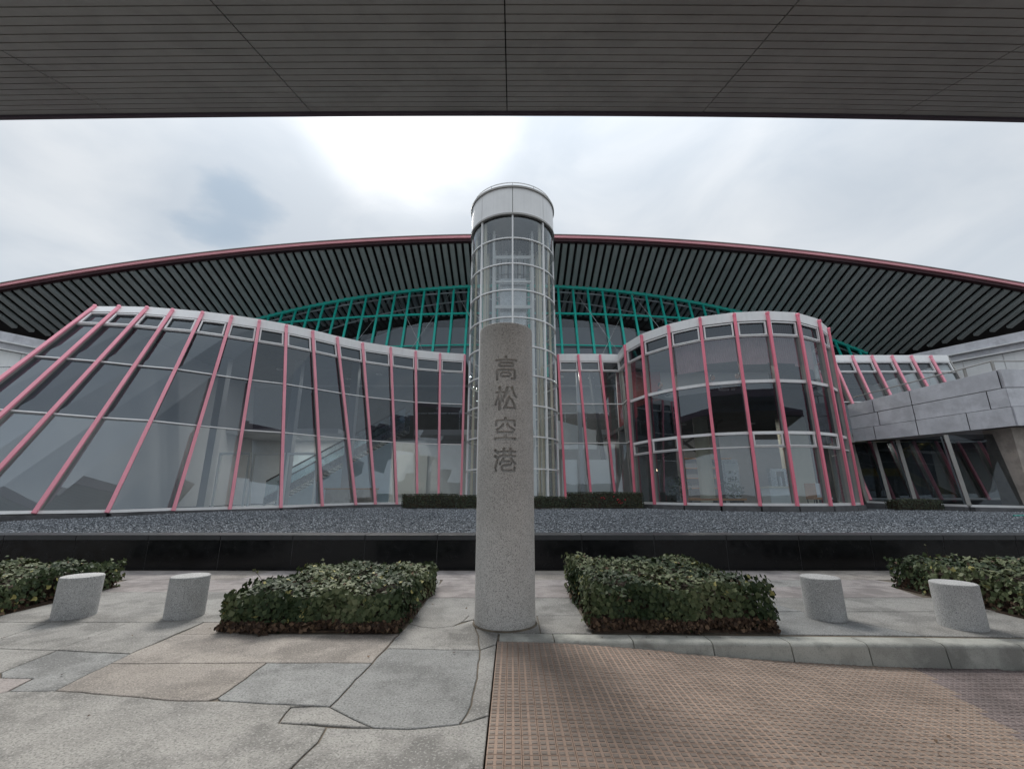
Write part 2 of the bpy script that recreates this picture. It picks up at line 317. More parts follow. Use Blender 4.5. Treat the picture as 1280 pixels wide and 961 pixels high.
POLY = [
    ([(-7.41,5.81), (-5.62,5.81), (-5.51,5.18), (-5.35,4.31)], G1),
    ([(-5.62,5.81), (-4.65,5.81), (-4.54,4.83), (-5.46,4.90)], G1),
    ([(-4.65,5.81), (-3.75,5.81), (-3.72,4.73), (-4.54,4.83)], G1),
    ([(-5.46,4.90), (-4.54,4.83), (-4.46,4.27), (-4.41,3.62), (-5.35,4.31)], G1),
    ([(-4.54,4.83), (-3.72,4.73), (-3.69,4.47), (-3.62,3.90), (-3.98,3.90), (-4.05,4.15), (-4.33,4.15), (-4.46,4.27)], G3),
    ([(-4.33,4.15), (-4.05,4.15), (-3.98,3.90), (-4.10,3.39), (-4.41,3.62), (-4.46,4.27)], G4),
    ([(-3.75,5.81), (-3.31,5.81), (-3.03,5.34), (-3.72,5.34)], G2),
    ([(-3.72,5.34), (-3.72,4.73), (-3.69,4.47), (-2.26,4.49), (-1.29,4.49), (-1.26,5.34)], G2),
    ([(-3.69,4.47), (-2.26,4.49), (-2.24,3.78), (-2.30,3.73), (-2.57,3.74), (-3.39,3.88), (-3.62,3.90)], G2),
    ([(-2.26,4.49), (-1.29,4.49), (-1.33,3.64), (-2.19,3.73), (-2.24,3.78)], G3),
    ([(-1.26,5.34), (-1.24,5.75), (-1.07,5.62), (-0.91,5.57), (-0.69,5.65), (-0.48,5.92), (-0.37,5.26), (-0.32,4.83), (-1.27,4.88)], G1),
    ([(-1.27,4.88), (-0.32,4.83), (-0.30,4.27), (-0.30,3.68), (-0.35,3.40), (-0.52,3.36), (-0.68,3.33), (-0.92,3.35), (-1.11,3.48), (-1.33,3.64), (-1.29,4.49)], G3),
    ([(-0.32,4.83), (-0.16,5.00), (-0.16,3.52), (-0.35,3.40), (-0.30,3.68), (-0.30,4.27)], G1),
    ([(-1.61,3.63), (-1.33,3.64), (-1.11,3.48), (-0.92,3.35), (-1.59,3.41)], G1),
    ([(-3.98,3.90), (-3.62,3.90), (-3.39,3.88), (-2.57,3.74), (-2.30,3.73), (-2.19,3.73), (-1.33,3.64), (-1.61,3.63), (-1.59,3.41), (-1.24,3.36), (-1.22,3.18), (-1.25,2.90), (-1.25,2.43), (-3.82,2.43), (-4.10,3.39)], G1),
    ([(-1.24,3.36), (-0.92,3.35), (-0.68,3.33), (-0.52,3.36), (-0.35,3.40), (-0.16,3.52), (-0.16,2.43), (-1.25,2.43), (-1.25,2.90), (-1.22,3.18)], G1),
    # beyond the frame, nearer than the camera sees
    ([(-.16, 2.43), (-2.4, 2.43), (-2.4, .6), (-.16, .6)], G1), ([(-2.4, 2.43), (-5, 2.43), (-5, .6), (-2.4, .6)], G1), ([(-.16, .6), (-3, .6), (-3, -2.5), (-.16, -2.5)], G3),
    ([(-3.0, .6), (-7, .6), (-7, -2.5), (-3.0, -2.5)], G1), ([(-5, 2.43), (-9, 2.43), (-9, .6), (-5, .6)], G2), ([(-4.10,3.39), (-3.82, 2.43), (-9, 2.43), (-9, 4.31), (-5.35, 4.31), (-4.41,3.62)], G1),
    ([(-5.35, 4.31), (-9, 4.31), (-9, 5.81), (-7.41, 5.81)], G2), ([(-9, 5.81), (-14, 5.81), (-14, 3), (-9, 3)], G1),
    # round the pillar
    ([(-.48, 5.92), (-.37, 5.26), (-.32, 4.83), (-.16, 5.0), (-.15, 5.36), (.32, 5.36), (.32, 6.1), (-.55, 6.1), (-.62, 5.8)], G1),
    ([(-.62, 5.8), (-.69, 5.65), (-.91, 5.57), (-1.07, 5.62), (-1.24, 5.75), (-1.26, 7.1), (-.2, 7.1), (-.2, 6.1), (-.55, 6.1)], G1),
    ([(-.2, 7.1), (-.2, 6.1), (.32, 6.1), (.9, 6.1), (.9, 7.1)], G1), ([(.32, 6.1), (.32, 5.36), (.9, 5.36), (.9, 6.1)], G1),
    ([(-1.26, 7.1), (.9, 7.1), (.9, 7.9), (-1.26, 7.9)], G4), ([(-1.26, 7.9), (.25, 7.9), (.15, 8.5), (-1.26, 8.5)], G4), ([(.25, 7.9), (2.2, 7.9), (2.2, 8.5), (.15, 8.5)], G4),
]
def rows(y0, y1, xs, mts, skew=0):
    for i in range(len(xs) - 1):
        POLY.append(([(xs[i] + skew, y0), (xs[i + 1] + skew, y0), (xs[i + 1], y1), (xs[i], y1)], mts[i % len(mts)]))
rows(8.5, 9.49, [-14, -10.9, -8.6, -6.2, -4.9, -3.2, -1.7, -.3, 1.1, 2.6, 4.4, 5.7, 7.6, 9.5, 14], [G4, G1, G4, G2], -.12)
rows(7.5, 8.5, [-7.0, -4.2, -1.3], [G4, G1], .1)
rows(5.81, 7.5, [-6.55, -3.34], [G1])
rows(7.9, 8.5, [2.2, 3.6, 5.2, 6.6], [G4, G1, G4], .3)
rows(7.1, 7.9, [2.95, 3.9, 6.4], [G1, G4], -.2); rows(6.3, 7.1, [2.98, 3.6, 6.4], [G3, G1], .25)
POLY += [([(2.98, 6.3), (3.85, 6.3), (4.55, 5.28), (2.98, 5.34)], G3), ([(3.85, 6.3), (6.4, 6.3), (6.4, 5.2), (4.55, 5.28)], G1), ([(8.9, 7.9), (14, 7.9), (14, 5.0), (8.9, 5.06)], G1),
         ([(6.4, 5.42), (8.9, 5.42), (8.9, 5.1), (6.4, 5.2)], G1), ([(.9, 7.9), (2.95, 7.9), (2.95, 7.91), (.9, 7.92)], G1)]
POLY.pop()
def wob(x, y):     # one displacement field for all stones, so that neighbours keep their joint
    k = .0045 if y < 7 else .003
    e = 1 if x < -.25 else 0
    return (x + e * k * (math.sin(11.3 * y + 3.1 * x) + .6 * math.sin(29 * y - 17 * x + 1)), y + (1 if y < 9 and not (x > -.2 and y < 5.5) else 0) * k * .8 * (math.sin(9.1 * x + 2.3 * y) + .6 * math.sin(31 * x + 13 * y)))
for p, m in POLY:
    q = []
    for a, b in zip(p, p[1:] + p[:1]):
        l = math.dist(a, b); n = max(1, int(l / .11)) if min(a[1], b[1]) > 2.3 else 1
        # split on a fixed direction so that a shared edge gets the same points from either side
        for i in range(n): t_ = i / n; q.append(wob(a[0] + (b[0] - a[0]) * t_, a[1] + (b[1] - a[1]) * t_))
    slab(q, m)
# planting beds (soil under the ivy)
# ---- ramped road of embossed pavers
sb_ = MB(); xs = [-.155 + i * .25 for i in range(0, 50)]
for a, b in zip(xs, xs[1:]): sb_.hexa([(a, -14, -.4), (b, -14, -.4), (b, 5.2, -.4), (a, 5.2, -.4), (a, -14, zroad(a) - .012), (b, -14, zroad(b) - .012), (b, 5.2, zroad(b) - .012), (a, 5.2, zroad(a) - .012)])
road = tag(sb_.build('road', M['road']), kind='structure')
TP = .108
def tile_geo(cx, cy, cz):
    h = TP / 2 - .002; v = []; f = []; mi = []
    def add(vs, fs, m): o = len(v); v.extend(vs); f.extend([tuple(i + o for i in q) for q in fs]); mi.extend([m] * len(fs))
    z0 = cz - .02; z1 = cz
    add([(cx - h, cy - h, z0), (cx + h, cy - h, z0), (cx + h, cy + h, z0), (cx - h, cy + h, z0), (cx - h, cy - h, z1), (cx + h, cy - h, z1), (cx + h, cy + h, z1), (cx - h, cy + h, z1)],
        [(4, 5, 6, 7), (0, 1, 5, 4), (1, 2, 6, 5), (2, 3, 7, 6), (3, 0, 4, 7)], 0)
    for i in (-1, 1):
        for j in (-1, 1):
            x = cx + i * TP / 4; y = cy + j * TP / 4; a = .0185; b = .0145
            add([(x - a, y - a, z1 + .0002), (x + a, y - a, z1 + .0002), (x + a, y + a, z1 + .0002), (x - a, y + a, z1 + .0002), (x - b, y - b, z1 + .004), (x + b, y - b, z1 + .004), (x + b, y + b, z1 + .004), (x - b, y + b, z1 + .004)],
                [(4, 5, 6, 7), (0, 1, 5, 4), (1, 2, 6, 5), (2, 3, 7, 6), (3, 0, 4, 7)], 1)
    return v, f, mi
v, f, mi = tile_geo(0, 0, 0); tms = []
for mm_ in ((M['tile'], M['boss']), (M['tile2'], M['boss2'])):
    me = bpy.data.meshes.new('paver'); me.from_pydata(v, [], f); me.materials.append(mm_[0]); me.materials.append(mm_[1]); me.polygons.foreach_set('material_index', mi); me.update(); tms.append(me)
def kerb_front(x): return 5.10 - .033 * x if x < 9 else 4.8
allt = []
for i in range(86):
    for j in range(47):
        x = -.155 + TP * (i + .5); y = 5.1 - TP * (j + .5)
        if y > kerb_front(x) - .0: continue
        px = 540 * x / (y * math.cos(TH) - 1.5 * math.sin(TH))
        vis = (y > 2.75 and abs(px) < 640)
        allt.append((not vis, y, x))
allt.sort(key=lambda t: (t[0], t[1], t[2]))
TV = [[], []]; TF = [[], []]; TM = [[], []]
nv, nf, nmi = np.array(v), f, mi
plum = lambda x, y: x > 3.66 + (y - 3.62) * .33 - .25 * max(0, 3.6 - y)
for k, (_, y, x) in enumerate(allt):
    q = 1 if plum(x, y) else 0; z = zroad(x) + random.uniform(-.001, .001)
    if k < 300:
        o = bpy.data.objects.new('paver', tms[q]); C.objects.link(o); o.parent = road; o.location = (x, y, z); o.rotation_euler = (random.uniform(-.006, .006), random.uniform(-.006, .006), random.uniform(-.008, .008))
    else:
        off = len(TV[q]) * len(nv); TV[q].append(nv + np.array([x, y, z])); TF[q] += [tuple(a + off for a in g) for g in nf]; TM[q] += nmi
for q in (0, 1):
    me = bpy.data.meshes.new('paver_field'); me.from_pydata(np.concatenate(TV[q]).tolist(), [], TF[q]); me.materials.append((M['tile'], M['tile2'])[q]); me.materials.append((M['boss'], M['boss2'])[q])
    me.polygons.foreach_set('material_index', TM[q]); me.update(); o = bpy.data.objects.new('paver_field', me); C.objects.link(o); o.parent = road; o['kind'] = 'stuff'
# ---- kerb stones
kr = MB().box(-.14, 14, 5.1, 5.25, -.4, -.22)
kerb = tag(kr.build('kerb', M['mortar']), kind='structure')
kx = [-.14, .45, 1.28, 2.1, 2.9, 3.68, 4.45, 5.22, 6.0, 6.8, 7.6, 8.4, 9.2, 10]
for a, b in zip(kx, kx[1:]):
    m_ = MB(); a += .005; b -= .005; n = 6
    def prof(x):
        yb = 5.345 - .033 * x; yf = kerb_front(x) - .015; zb = zroad(x) - .03
        pts = [(yb, -.05), (yb, .004), (yf + .085, .006)]
        for i in range(1, 6):
            t = i / 5 * PI / 2 * .8; pts.append((yf + .085 - .06 * math.sin(t), .006 - .05 * (1 - math.cos(t)) * (1 if zb < -.06 else .4)))
        pts.append((yf, zb)); return pts
    pa, pb = prof(a), prof(b); k = len(pa)
    m_.add([(a, y, z) for y, z in pa] + [(b, y, z) for y, z in pb], [(i, i + 1, k + i + 1, k + i) for i in range(k - 1)] + [tuple(range(k)), tuple(range(k, 2 * k))[::-1]])
    m_.build('kerbstone', M['kerb'], kerb, bevel=.004)
tag(MB().add([(-30, -14, -.415), (30, -14, -.415), (30, -60, -.415), (-30, -60, -.415)], [(0, 1, 2, 3)]).build('access_road', M['ground']), kind='structure')

# ================================================================== BLACK GRANITE WALL + GRAVEL
t = thing('granite_wall', (0, 9.6, 0), 'low wall of polished black granite slabs along the gravel bed behind the ivy', 'wall')
MB().box(-24, 24, 9.507, 9.88, -.2, .62).build('wall_core', M['plinth'], t)
k = -16
while k < 16:
    x0 = -.05 + 1.5 * k + .006; x1 = x0 + 1.488
    MB().box(x0, x1, 9.50, 9.52, .0, .585).build('wall_panel', M['black'], t)
    MB().hexa([(x0, 9.47, .59), (x1, 9.47, .59), (x1, 9.95, .60), (x0, 9.95, .60), (x0, 9.475, .69), (x1, 9.475, .69), (x1, 9.95, .70), (x0, 9.95, .70)]).build('cap_stone', M['blackcap'], t, bevel=.006)
    k += 1
def zg(y): return .665 + .30 * (1 - math.exp(-(max(y, 9.9) - 9.9) / 3.2))
gb = MB(); ys = [9.9, 10.4, 11, 11.8, 12.8, 14, 16, 18.5, 22]
for a, b in zip(ys, ys[1:]): gb.hexa([(-30, a, .0), (30, a, 0), (30, b, 0), (-30, b, 0), (-30, a, zg(a) - .012), (30, a, zg(a) - .012), (30, b, zg(b) - .012), (-30, b, zg(b) - .012)])
gravelbed = tag(gb.build('gravel_bed', M['gravelbed']), kind='structure')

# facade plan tables  (base, top) of every mullion of the wave wall, flat wall and drum
LB = [(-15.153, 9.95, .959), (-14.618, 10.7, .985), (-14.064, 11.5, 1.0), (-13.19, 12.5, 1.0), (-11.937, 13.3, 1.0), (-11.167, 14.8, 1.02), (-10.186, 16.2, 1.03), (-8.789, 17.0, 1.06), (-7.804, 18.3, 1.09),
      (-6.79, 19.3, 1.12), (-6.115, 19.9, 1.13), (-5.311, 20.5, 1.12), (-4.465, 21.0, 1.11), (-3.483, 21.2, 1.10), (-2.435, 21.3, 1.10)]
LT = [(-16.05, 15.48), (-15.12, 15.48), (-14.098, 15.53), (-13.246, 15.707), (-12.276, 15.938), (-11.363, 16.256), (-10.464, 16.67), (-9.637, 17.191), (-8.839, 17.839), (-8.057, 18.6), (-7.142, 19.36), (-5.97, 20.0),
      (-4.852, 20.562), (-3.67, 20.96), (-2.433, 21.2)]
FB = [(2.549, 21.3), (3.766, 21.3), (4.907, 21.3), (5.80, 21.2)]
FT = [(2.351, 21.2), (3.382, 21.2), (4.496, 21.2), (5.539, 21.3)]
DR = [(5.529, 19.612), (5.926, 18.3), (6.708, 17.191), (7.676, 16.419), (8.816, 16.0), (10.006, 15.861), (11.244, 16.0), (12.501, 16.62), (13.471, 17.464), (14.2, 18.6), (14.6, 19.9)]
HT = 8.5
# gravel stones in front of the building
front = [(-17, 9.9)] + [(x, y) for x, y, z in LB] + [(-2.2, 18.0), (2.2, 18.0)] + [(4.6, 19.5), (5.7, 19.0)] + [(x, y - .3) for x, y in DR[1:9]] + [(15.2, 17.5), (16.3, 16.0), (20, 15.2), (30, 15)]
fx = np.array([p[0] for p in front]); fy = np.array([p[1] for p in front]) - .24
NG = 125000
u = rng.random(NG) ** 1.5; gx = rng.uniform(-17.5, 21, NG); ym = np.interp(gx, fx, fy); gy = 9.97 + (ym - 9.97) * u
ok = ym > 10.0; gx, gy = gx[ok], gy[ok]; NG = len(gx)
gz = .665 + .30 * (1 - np.exp(-(gy - 9.9) / 3.2))
oct_ = np.array([(1, 0, 0), (0, 1, 0), (-1, 0, 0), (0, -1, 0), (0, 0, .8), (0, 0, -.8)], float); of = np.array([(0, 1, 4), (1, 2, 4), (2, 3, 4), (3, 0, 4), (1, 0, 5), (2, 1, 5), (3, 2, 5), (0, 3, 5)])
s = rng.uniform(.014, .030, NG) * np.where(rng.random(NG) < .1, 1.35, 1); ang = rng.uniform(0, 2 * PI, NG)
vv = oct_[None] * (rng.uniform(.55, 1.25, (NG, 6, 1))) * s[:, None, None]
tx_ = rng.uniform(-.6, .6, (NG, 1)); vv[:, :, 2] += vv[:, :, 0] * tx_
ca, sa = np.cos(ang)[:, None], np.sin(ang)[:, None]
X_ = vv[:, :, 0] * ca - vv[:, :, 1] * sa + gx[:, None]; Y_ = vv[:, :, 0] * sa + vv[:, :, 1] * ca + gy[:, None]; Z_ = vv[:, :, 2] * .8 + (gz + rng.uniform(-.006, .016, NG))[:, None]
gv = np.stack([X_, Y_, Z_], 2).reshape(-1, 3); gf = (of[None] + (np.arange(NG) * 6)[:, None, None]).reshape(-1, 3)
tag(raw('gravel', gv, gf, M['gravel'], attr=np.repeat(rng.random(NG), 6)), 'loose blue grey crushed gravel between the black wall and the glass building', 'gravel', kind='stuff')

# ================================================================== TERMINAL BUILDING
TB = thing('terminal_building', (0, 21, 1), 'airport terminal with arched dark ribbed roof, green lattice and pink mullioned glass walls', 'building')
def nrm(a, b, axis):
    """outward (towards the forecourt) normal of a wall running a->b"""
    d = Vector((b[0] - a[0], b[1] - a[1], 0)); n = d.cross(Vector(axis)).normalized()
    return n if n.y < 0 or (abs(n.y) < .2 and n.x < 0) else -n
def at(m, z): b, tp = m; t = (z - b.z) / (tp.z - b.z); return b.lerp(tp, t)
def quad(a, b, c, d, name, m, par): return MB().add([a, b, c, d], [(0, 1, 2, 3)]).build(name, m, par)
def glazed(mul, levels, mats, par, pinks, clere=True, frames=None, tz=(), outs=None, tr=.042, bandz=8.12, sill=.10, pm='pink'):
    """mul: list of (base, top); levels: transom heights; builds mullions, panes, transoms, awning windows and fascia band as separate pieces"""
    n = len(mul); ns = []
    for i in range(n):
        a = mul[max(0, i - 1)][1]; b = mul[min(n - 1, i + 1)][1]; a0 = mul[max(0, i - 1)][0]; b0 = mul[min(n - 1, i + 1)][0]
        ax = (mul[i][1] - mul[i][0]).normalized(); nn = nrm((a + a0) / 2, (b + b0) / 2, ax)
        if outs: nn = outs(mul[i])
        ns.append(nn)
        if pinks[i]:
            m_ = MB().beam(mul[i][0] - ax * .06, mul[i][1] - ax * .13, .108, .085, nn, .145)
            m_.build('mullion', M[pm], par, bevel=.012)
            MB().tube(mul[i][1] + nn * .04 - ax * .12, mul[i][1] + nn * .205 - ax * .12, .06, 10).build('mullion_cap', M[pm], par)
        MB().beam(mul[i][0], mul[i][1] - ax * .02, .075, .20, nn, .0).build('mullion_back', M['frame'], par)
    for i in range(n - 1):
        m0, m1 = mul[i], mul[i + 1]; nn = (ns[i] + ns[i + 1]).normalized()
        zs = [max(m0[0].z, m1[0].z)] + list(levels)
        for k in range(len(zs) - 1):
            if k == 0: a, b = m0[0].copy(), m1[0].copy()
            else: a, b = at(m0, zs[k]), at(m1, zs[k])
            c, d = at(m1, zs[k + 1]), at(m0, zs[k + 1])
            quad(a, b, c, d, 'pane', mats[k], par)
            fr = (frames or {}).get((i, k))
            if (clere and k == len(zs) - 2) or fr:
                e = .045; h = (b - a).normalized(); up = (d - a).normalized()
                A, B, Cc, D = a + h * .105 + up * e, b - h * .105 + up * e, c - h * .105 - up * e, d + h * .105 - up * e
                w = MB(); w.beam(A, B, .045, .07, nn, .06).beam(D, Cc, .045, .07, nn, .06).beam(A - up * .028, D + up * .028, .055, .072, nn, .06).beam(B - up * .028, Cc + up * .028, .055, .072, nn, .06)
                w.build('window_frame', M['alu'], par)
            if k > 0: MB().beam(a, b, tz[k - 1] if tz else tr, .09, nn, .02).build('transom', M['white'] if (tz and tz[k - 1] > .09) else M['alu'], par)
        MB().beam(m0[0], m1[0], .09, .16, nn, .02).build('sill', M['alu'], par)
        a, b = at(m0, bandz + .19), at(m1, bandz + .19)
        MB().beam(a, b, HT - bandz, .14, nn, .03).build('fascia_panel', M['white'], par)
    return ns
# wave-shaped leaning wall left of the tower
mL = [(Vector(b), Vector((tx, ty, HT))) for b, (tx, ty) in zip(LB, LT)]
pk = MB()
def plinth(pts, z0, wdt, name='plinth', out=.26, h=.12):
    m_ = MB()
    for a, b in zip(pts, pts[1:]):
        a = Vector(a); b = Vector(b); n = nrm(a, b, (0, 0, 1))
        z1a, z1b = a.z - .045, b.z - .045
        m_.hexa([(a.x + n.x * out, a.y + n.y * out, .4), (b.x + n.x * out, b.y + n.y * out, .4), (b.x - n.x * wdt, b.y - n.y * wdt, .4), (a.x - n.x * wdt, a.y - n.y * wdt, .4),
                 (a.x + n.x * out, a.y + n.y * out, z1a), (b.x + n.x * out, b.y + n.y * out, z1b), (b.x - n.x * wdt, b.y - n.y * wdt, z1b), (a.x - n.x * wdt, a.y - n.y * wdt, z1a)])
    return m_.build(name, M['plinth'], TB)
gw = plinth(LB, 0, .3, 'wave_wall')
glazed(mL, [3.88, 5.88, 7.52, 8.12], [M['g_lo'], M['g_up'], M['g_up'], M['g_up']], gw, [1] * 15, pm='pinkpale')
# flat wall right of the tower
mF = [(Vector((b[0], b[1], 1.1)), Vector((a[0], a[1], HT))) for b, a in zip(FB, FT)]
fw = plinth([b for b, a in mF], 0, .3, 'flat_wall')
glazed(mF, [3.95, 5.9, 7.6, 8.12], [M['g_lo'], M['g_lo'], M['g_lo'], M['g_lo']], fw, [1, 1, 1, 0], outs=lambda m: Vector((0, -1, 0)))
# return between flat wall and drum
mR = [mF[3], (Vector((5.60, 19.75, 1.15)), Vector((5.50, 19.70, HT)))]
rw = MB().box(5.3, 5.9, 19.7, 21.3, .6, 1.06).build('return_wall', M['plinth'], TB)
glazed(mR, [3.95, 5.9, 7.6, 8.12], [M['g_lo'], M['g_lo'], M['g_lo'], M['g_lo']], rw, [0, 0], outs=lambda m: Vector((-1, -.3, 0)).normalized())
# drum
mD = [(Vector((x, y, 1.16)), Vector((x, y, HT))) for x, y in DR]
dw = plinth([b for b, a in mD], 0, .3, 'drum_wall')
DC = Vector((10.0, 20.6, 0))
radial = lambda m: (Vector((m[0].x, m[0].y, 0)) - DC).normalized()
fr = {(i, 1): 1 for i in (0, 1, 4, 5, 6)}
glazed(mD, [3.2, 3.72, 5.68, 7.5, 8.1], [M['g_lo'], M['g_lo'], M['g_up'], M['g_lo'], M['g_up']], dw, [1] * 9 + [0, 0], frames=fr, tz=(.045, .10, .12, .045), outs=radial)
# leaning wall right of the drum
mW = [(Vector((x, 19.5, 1.3)), Vector((x, 21.466, HT))) for x in (15.52, 16.563, 17.606, 18.608, 19.651, 20.652, 21.653, 22.6)]
ww = plinth([b for b, a in mW], 0, .3, 'leaning_wall')
glazed(mW, [3.9, 5.88, 7.52, 8.12], [M['g_up'], M['g_lo'], M['g_lo'], M['g_lo']], ww, [1] * 7 + [0], pm='pinkpale', outs=lambda m: Vector((0, -1, .25)).normalized())
# lower roofs behind the fascia, side return of the wave wall
poly = [p[1] for p in mL] + [Vector((-2, 26, HT)), Vector((-16.05, 26, HT))]
def flat(poly, z0, z1, name, m, par=TB):
    n = len(poly); m_ = MB(); m_.add([(p.x, p.y, z0) for p in poly] + [(p.x, p.y, z1) for p in poly], [tuple(range(n))[::-1], tuple(range(n, 2 * n))] + [(i, (i + 1) % n, n + (i + 1) % n, n + i) for i in range(n)])
    return m_.build(name, m, par)
sh = lambda ps, dy: [Vector((p.x, p.y + dy, p.z)) for p in ps]
flat(sh([p[1] for p in mL], .16) + [Vector((-2.43, 26.2, 0)), Vector((-16.05, 26.2, 0))], 8.14, 8.42, 'lower_roof', M['ceil'])
flat(sh([p[1] for p in mF], .16) + [Vector((5.54, 26.2, 0)), Vector((2.35, 26.2, 0))], 8.14, 8.42, 'lower_roof', M['ceil'])
flat([DC + (Vector((x, y, 0)) - DC) * .965 for x, y in DR] + [Vector((14.6, 26.2, 0)), Vector((5.545, 26.2, 0))], 8.14, 8.42, 'lower_roof', M['ceil'])
flat(sh([p[1] for p in mW], .2) + [Vector((22.6, 26.2, 0)), Vector((14.65, 26.2, 0)), Vector((14.65, 21.6, 0))], 8.14, 8.42, 'lower_roof', M['ceil'])
quad((-16.05, 15.5, 8.4), (-15.16, 9.98, .96), (-15.16, 26, .96), (-16.05, 26, 8.4), 'side_wall', M['greywall'], gw)

# ---- interior
flat([b.xy.to_3d() + V(0, .12, 0) for b, a in mL] + [V(-2.43, 27, 0), V(-15.1, 27, 0)], .5, .93, 'interior_floor', M['floor'])
flat([V(-2.42, 22.4, 0), V(2.5, 22.4, 0), V(2.5, 27, 0), V(-2.42, 27, 0)], .5, .93, 'interior_floor', M['floor'])
flat([V(2.52, 21.42, 0), V(5.6, 21.42, 0), V(5.6, 27, 0), V(2.52, 27, 0)], .5, .93, 'interior_floor', M['floor'])
flat([DC + (Vector((x, y, 0)) - DC) * .96 for x, y in DR] + [V(14.7, 27, 0), V(5.62, 27, 0)], .5, .93, 'interior_floor', M['floor'])
flat([V(15.5, 19.6, 0), V(16.0, 18.95, 0), V(16.3, 18.0, 0), V(16.8, 16.5, 0), V(18.2, 16.7, 0), V(26, 16.7, 0), V(26, 27, 0), V(14.72, 27, 0), V(14.72, 20, 0)], .5, .93, 'interior_floor', M['floor'])
MB().box(-16.5, 24, 27.0, 27.2, .96, 8.2).build('rear_wall', M['wall'], TB)
MB().box(-16.5, 24, 26.85, 26.99, 4.9, 8.13).build('upper_rear_panel', M['ceil'], TB)
MB().box(-16.2, -9.5, 23.5, 26.8, 4.75, 5.0).build('gallery_slab', M['greywall'], TB)
MB().box(-5.5, 5.5, 24.2, 26.8, 4.75, 5.05).build('gallery_slab', M['greywall'], TB)
rl = MB()
for x in np.arange(-5.4, 5.5, 1.2): rl.box(x, x + .04, 24.25, 24.29, 5.05, 6.0)
rl.box(-5.5, 5.5, 24.24, 24.3, 5.96, 6.02).build('gallery_railing', M['steel'], TB)
for x in (-14.5, -11.0, -8.2): MB().box(x, x + .35, 20.6 + (x + 14.5) * .1, 20.95 + (x + 14.5) * .1, .93, 8.1).build('interior_column', M['greywall'], TB)
for i, (x, w_) in enumerate(((-13.6, 1.6), (-11.4, 1.7), (-9.2, 1.7), (-7.0, 1.8))):   # pale advertising panels on the rear wall
    MB().box(x, x + w_, 26.9, 26.98, 1.5, 3.9).build('wall_board', M['board' if i % 2 else 'wallblue'], TB)
MB().box(2.5, 3.25, 21.95, 22.05, 1.0, 3.2).build('white_board', M['board'], TB); MB().box(3.75, 4.85, 21.95, 22.05, 1.0, 3.2).build('white_board', M['board'], TB)
MB().box(3.38, 3.58, 21.9, 22.1, .93, 8.1).build('interior_column', M['greywall'], TB)
MB().hexa([(2.4, 23.6, 3.9), (4.6, 23.6, 3.9), (4.6, 23.8, 3.9), (2.4, 23.8, 3.9), (2.4, 23.6, 5.5), (4.6, 23.6, 4.9), (4.6, 23.8, 4.9), (2.4, 23.8, 5.5)]).build('stair_parapet', M['wall'], TB)
MB().hexa([(4.9, 22.5, .93), (5.05, 22.5, .93), (5.05, 23.0, .93), (4.9, 23.0, .93), (4.2, 22.5, 8.1), (4.35, 22.5, 8.1), (4.35, 23.0, 8.1), (4.2, 23.0, 8.1)]).build('leaning_strut', M['ceil'], TB)
# drum interior
ins = [DC + (Vector((x, y, 0)) - DC) * .93 for x, y in DR]
flat(ins + [Vector((14.4, 26.5, 0)), Vector((5.7, 26.5, 0))], 4.82, 5.0, 'drum_floor', M['ceil'])
ap = MB()
for a, b in zip(ins, ins[1:]): ap.hexa([(a.x, a.y, 4.6), (b.x, b.y, 4.6), (b.x, b.y + .08, 4.6), (a.x, a.y + .08, 4.6), (a.x, a.y, 5.45), (b.x, b.y, 5.45), (b.x, b.y + .08, 5.45), (a.x, a.y + .08, 5.45)])
ap.build('apron_wall', M['ceil'], TB)
MB().box(5.8, 14.3, 23.2, 23.35, 5.0, 8.1).build('drum_partition', M['greywall'], TB)
MB().box(5.8, 8.2, 23.05, 23.18, 5.0, 8.1).build('red_wall', M['red'], TB)
MB().box(5.7, 14.3, 23.0, 23.15, .93, 4.8).build('drum_partition', M['midgrey'], TB)
MB().box(5.8, 7.6, 20.2, 20.3, .93, 4.8).build('dark_bay_sheet', M['ceil'], TB)  # added dark sheets standing in for gloom in the drum's end bays
MB().box(12.95, 14.0, 19.6, 19.7, .93, 4.8).build('dark_bay_sheet', M['ceil'], TB)
for k_ in range(5): MB().box(8.9, 11.4, 22.7, 22.98, 1.3 + k_ * .5, 1.34 + k_ * .5).build('wall_shelf', M['wood'], TB)
for k_ in range(3): MB().box(-12.9 + k_ * 1.5, -12.84 + k_ * 1.5, 19.2, 19.3, .93, 3.3).box(-12.84 + k_ * 1.5, -11.6 + k_ * 1.5, 19.2, 19.3, 3.2, 3.3).box(-11.6 + k_ * 1.5, -11.54 + k_ * 1.5, 19.2, 19.3, .93, 3.3).build('vestibule_frame', M['white'], TB)
for i in (2, 3, 4, 5, 6):
    a, b = DR[i], DR[i + 1]; c_ = MB(); n_ = 26; pts = []
    for k in range(n_ + 1):
        p = DC + (Vector((a[0] + (b[0] - a[0]) * k / n_, a[1] + (b[1] - a[1]) * k / n_, 0)) - DC) * (.93 + .006 * (k % 2)); pts.append(p)
    zb = (6.35, 6.6, 6.45, 6.5, 6.4)[i - 2]
    for p, q in zip(pts, pts[1:]): c_.add([(p.x, p.y, zb), (q.x, q.y, zb), (q.x, q.y, 8.12), (p.x, p.y, 8.12)], [(0, 1, 2, 3)])
    c_.build('window_blind', M['curtain'], TB)
MB().tube((8.3, 18.9, .93), (8.3, 18.9, 4.82), .3, 20).build('interior_column', M['cream'], TB, smooth=False)
MB().box(12.0, 12.9, 18.8, 19.5, .93, 4.82).build('interior_column', M['cream'], TB)
